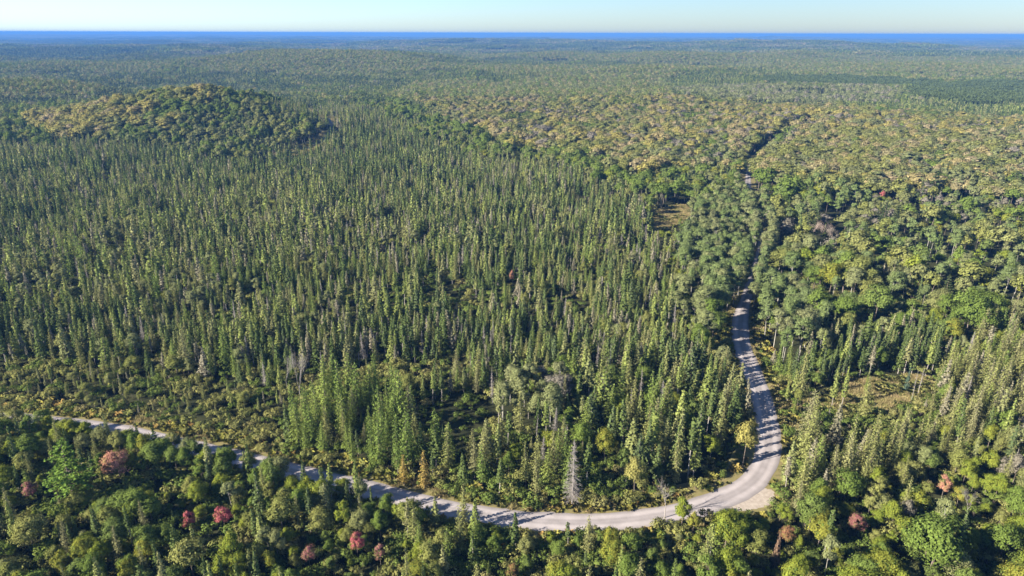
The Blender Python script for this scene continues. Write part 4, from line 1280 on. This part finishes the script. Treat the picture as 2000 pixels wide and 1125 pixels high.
def meadow_grass(poly, dens, name, label, zoff=.02, big=1.0):
    r_ = np.random.default_rng(6)
    lo, hi = poly.min(0) - 3, poly.max(0) + 3
    n = int((hi - lo).prod() * dens)
    p = r_.uniform(lo, hi, (n, 2))
    p = p[inside(p[:, 0], p[:, 1], poly)]
    if name == 'marsh_grass':
        sd = np.sqrt(((p[:, None, :] - STREAM[None]) ** 2).sum(2)).min(1)
        p = p[sd > 4.5]
    n = len(p)
    z = terrain(p[:, 0], p[:, 1]) + zoff
    f = fbm(p[:, 0] / 7, p[:, 1] / 7, 2) + r_.normal(size=n) * .1
    ms = [joined_mesh('grass', 0, k, 'grass_tan') for k in range(4)] + [joined_mesh('grass', 0, k, 'grass_green') for k in range(4)] + [joined_mesh('fern', 0, k, 'grass_green') for k in range(4)]
    cls = np.where(f > -.06, 0, np.where(f > -.15, 1, 2))
    pick = cls * 4 + r_.integers(0, 4, n)
    s = r_.uniform(.7, 1.5, n) * big
    scatter(name, ms, pick, np.column_stack([p, z]), r_.uniform(0, 6.28, n), np.stack([s, s, s], 1), label, 'grass')
meadow_grass(MEADOW_A, 1.0, "meadow_grass", "tan and green grass of the sunny meadow right of the road")
meadow_grass(MEADOW_B, .8, "meadow_grass", "dry tan grass of the small far clearing")
for q_, lab_ in zip(MARSHES, ("front strip of the marsh below the hill", "middle of the marsh right of the hill", "far strip of the marsh behind the hill")):
    meadow_grass(q_, .2, "marsh_grass", "tan and olive sedge in the " + lab_, zoff=.3, big=2.0)

# ------------------------------------------------------------------ cabin far off in the trees
def box(g, lo, hi, mi=0):
    x0, y0, z0 = lo; x1, y1, z1 = hi
    v = np.array([[x0, y0, z0], [x1, y0, z0], [x1, y1, z0], [x0, y1, z0], [x0, y0, z1], [x1, y0, z1], [x1, y1, z1], [x0, y1, z1]])
    f = [(0, 3, 2, 1), (4, 5, 6, 7), (0, 1, 5, 4), (1, 2, 6, 5), (2, 3, 7, 6), (3, 0, 4, 7)]
    g.quads(v[np.array(f)], mi)
def cabin():
    c = ground(668, 196)
    e = bpy.data.objects.new("cabin", None); col.objects.link(e)
    e.location = (c[0], c[1], float(terrain(c[0], c[1])) + 4.0)
    e["label"] = "tiny cabin with a white metal roof deep in the far forest"; e["category"] = "cabin"
    g = Geo(); box(g, (-3.6, -2.6, -4.5), (3.6, 2.6, 2.6)); link("wall", g.build("cabin_wall", ["cabin_wall"]), e)
    g = Geo()
    for s in (-1, 1):
        a = np.array([[-4.1, s * 3.2, 2.4], [4.1, s * 3.2, 2.4], [4.1, 0, 4.4], [-4.1, 0, 4.4]])
        b = a + [0, 0, .15]
        g.quads([b if s < 0 else b[::-1], a[::-1] if s < 0 else a])
    link("roof", g.build("cabin_roof", ["cabin_roof"]), e)
    for x in (-2.0, 2.0):
        g = Geo(); box(g, (x - .6, -2.64, .6), (x + .6, -2.58, 1.8)); link("window", g.build("cabin_window", ["pane_dark"]), e)
    g = Geo(); box(g, (-.5, -2.66, -.2), (.5, -2.58, 1.9)); link("door", g.build("cabin_door", ["bark_brown"]), e)
cabin()

# ------------------------------------------------------------------ the wood beyond one kilometre, in instanced stands
FARP = {}
def stand(kind, size, spacing, seed, coarse):
    r_ = np.random.default_rng(seed)
    mats = {'tan': ['maple_tan', 'maple_olive', 'maple_green', 'aspen_grey'], 'green': ['maple_green', 'maple_green', 'maple_olive', 'spruce_dark'],
            'conifer': ['spruce_dark', 'spruce_dark', 'pine_dark', 'spruce_olive'], 'pine': ['pine_dark'] * 4, 'grey': ['maple_grey', 'aspen_grey', 'spruce_olive', 'aspen_grey']}[kind]
    g = Geo()
    n = int(size / spacing)
    for a in range(n):
        for b in range(n):
            jit = .12 if kind == 'pine' else .42
            x = (a + .5 + r_.uniform(-jit, jit)) * spacing - size / 2
            y = (b + .5 + r_.uniform(-jit, jit)) * spacing - size / 2
            mi = int(r_.integers(4))
            con = mats[mi].startswith(('spruce', 'tamarack', 'pine'))
            h = r_.uniform(13, 18) if not con else r_.uniform(9.5, 15)
            if kind == 'pine':
                h = r_.uniform(14, 15.5)
            base = np.array([x, y, 0])
            if con:
                R = (1.5 if kind != 'pine' else 2.2) * (1 if not coarse else 1.6)
                m = 40 if not coarse else 11
                t = np.sort(r_.random(m)) ** .8
                ang = r_.uniform(0, 6.28, m)
                lowz = .22 if kind != 'pine' else .5
                rad = R * (1 - t) ** (.8 if kind != 'pine' else .5) * .6 + .1
                c = base + np.stack([np.cos(ang) * rad, np.sin(ang) * rad, h * (lowz + (1 - lowz) * t * .95)], 1)
                nr = np.stack([np.cos(ang), np.sin(ang), np.full(m, .6)], 1)
                leaves(g, r_, c, nr, (.75 if not coarse else 1.6) * (1 if kind != 'pine' else 1.15), mi, jitter=.6, aspect=.6)
            else:
                R = spacing * .56
                m = 95 if not coarse else 16
                d = rand_dirs(r_, m, -.2)
                bump = 1 + .3 * np.sin(d[:, 0] * 4 + x) * np.sin(d[:, 1] * 4 + y)
                c = base + [0, 0, h - R * 1.0] + d * (R * bump * r_.uniform(.75, 1.05, m))[:, None] * [1, 1, .95]
                leaves(g, r_, c, d + [0, 0, .2], .62 if not coarse else 1.8, mi, jitter=.4)
                if not coarse:
                    g.tube([base - [0, 0, 1], base + [0, 0, h - R]], [.2, .1], 3, mi)
    return g.build("stand_" + kind, mats)
for kd, sp_ in (('tan', 8.0), ('green', 7.4), ('conifer', 4.4), ('pine', 4.2), ('grey', 6.8)):
    for k in range(3):
        FARP[(kd, 0, k)] = stand(kd, 24, sp_, 900 + k, False)
    for k in range(2):
        FARP[(kd, 1, k)] = stand(kd, 110, sp_ * 1.45, 950 + k, True)
FKEY = list(FARP)
FIDX = {k: i for i, k in enumerate(FKEY)}
# stands seen at these pixels (ground), everything else by a slow noise
FPOLY = [
 ('conifer', [(-900, 150), (0, 150), (340, 152), (700, 158), (900, 175), (760, 235), (640, 270), (520, 215), (380, 178), (200, 190), (100, 210), (-900, 230)]),
 ('tan', [(-900, 158), (60, 158), (170, 172), (215, 200), (120, 206), (-900, 205)]),
 ('tan', [(340, 140), (420, 118), (600, 100), (740, 108), (900, 140), (820, 150), (600, 150), (420, 148)]),
 ('tan', [(760, 200), (900, 150), (1050, 120), (1500, 105), (1800, 110), (2900, 120), (2900, 160), (1800, 155), (1500, 150), (1300, 165), (1300, 205), (900, 260)]),
 ('conifer', [(1300, 168), (1360, 146), (1440, 138), (1540, 146), (1560, 160), (1440, 178), (1320, 180)]),
 ('conifer', [(-900, 96), (0, 100), (300, 108), (420, 112), (330, 128), (200, 130), (-900, 124)]),
 ('conifer', [(900, 92), (1150, 95), (1300, 100), (1150, 104), (900, 100)]),
 ('conifer', [(1600, 108), (2900, 112), (2900, 122), (1750, 118)]),
 ('conifer', [(700, 150), (900, 146), (1080, 160), (1000, 172), (820, 170)]),
 ('grey', [(1290, 185), (1450, 178), (1760, 184), (1740, 214), (1600, 216), (1400, 212)]),
 ('pine', [(1500, 160), (1640, 158), (1800, 166), (1810, 176), (1760, 180), (1500, 178)]),
 ('pine', [(1765, 188), (1815, 172), (2000, 168), (2900, 168), (2900, 218), (2000, 216), (1880, 212), (1760, 196)]),
 ('conifer', [(850, 122), (1000, 118), (1250, 128), (1250, 138), (1000, 134), (850, 130)]),
]
def far_forest():
    r_ = np.random.default_rng(77)
    loc, pick, scl = [], [], []
    for lvl, size, r0, r1 in ((0, 22.0, MIDR - 4, 3000), (1, 100.0, 2960, 13500)):
        half = math.atan((IW / 2) / FPX) * 1.12
        ix, iy = np.meshgrid(np.arange(-int(r1 / size) - 1, int(r1 / size) + 2), np.arange(0, int(r1 / size) + 1))
        x = (ix.ravel() + r_.uniform(-.08, .08, ix.size)) * size; y = (iy.ravel() + r_.uniform(-.08, .08, ix.size)) * size
        d = np.hypot(x, y)
        k = (d > r0) & (d < r1) & (np.abs(x) < y * math.tan(half) + 40)
        x, y, d = x[k], y[k], d[k]
        z = terrain(x, y)
        u, v, _ = project(np.stack([x, y, z], 1))
        f = fbm(x / 330 + 4, y / 330 + 9, 3) + .5 * fbm(x / 80, y / 80, 2)
        f = f - (.09 if lvl else .02)
        kind = np.where(f > .05, 0, np.where(f > -.05, 1, np.where(f > -.08, 4, 2)))
        kinds = ['tan', 'green', 'conifer', 'pine', 'grey']
        uj = u + 30 * fbm(x / 60, y / 60); vj = v + 5 * fbm(x / 60 + 5, y / 60) * np.clip(1800 / d, .3, 1)
        soft = r_.random(len(x)) < .88
        for nm, poly in FPOLY:
            m = inside(uj, vj, poly) & (soft if nm not in ('pine',) else True)
            kind[m] = kinds.index(nm)
        keep = ~(inside(x, y, MARSHES[1]) | inside(x, y, MARSHES[2])) & (np.hypot(x - CABIN[0], y - CABIN[1] + 14) > 22)
        nk = 3 if lvl == 0 else 2
        for q in np.where(keep)[0]:
            pick.append(FIDX[(kinds[kind[q]], lvl, int(r_.integers(nk)))])
            loc.append((x[q], y[q], z[q] - (.5 if lvl == 0 else 1.0)))
            s = r_.uniform(.92, 1.12)
            scl.append((1.02, 1.02, s))
    n = len(loc)
    scatter("distant_forest", [FARP[k] for k in FKEY], pick, loc, r_.integers(0, 4, n) * (math.pi / 2) + r_.normal(size=n) * .05, scl, 'far hills of tan hardwoods and dark conifers up to the horizon', 'forest')
    print("FAR stands", n)
far_forest()

# ------------------------------------------------------------------ haze
def haze():
    g = Geo(); box(g, (-64000, -64000, -60), (64000, 64000, CAM_H + 8))
    m, N, L = new_mat("haze_air")
    out = N.new("ShaderNodeOutputMaterial"); v = N.new("ShaderNodeVolumePrincipled")
    v.inputs["Color"].default_value = (.085, .235, .58, 1)
    v.inputs["Density"].default_value = 1.2e-4
    L.new(v.outputs[0], out.inputs["Volume"])
    o = link("haze", g.build("haze", ["haze_air"])); o["kind"] = "stuff"
haze()
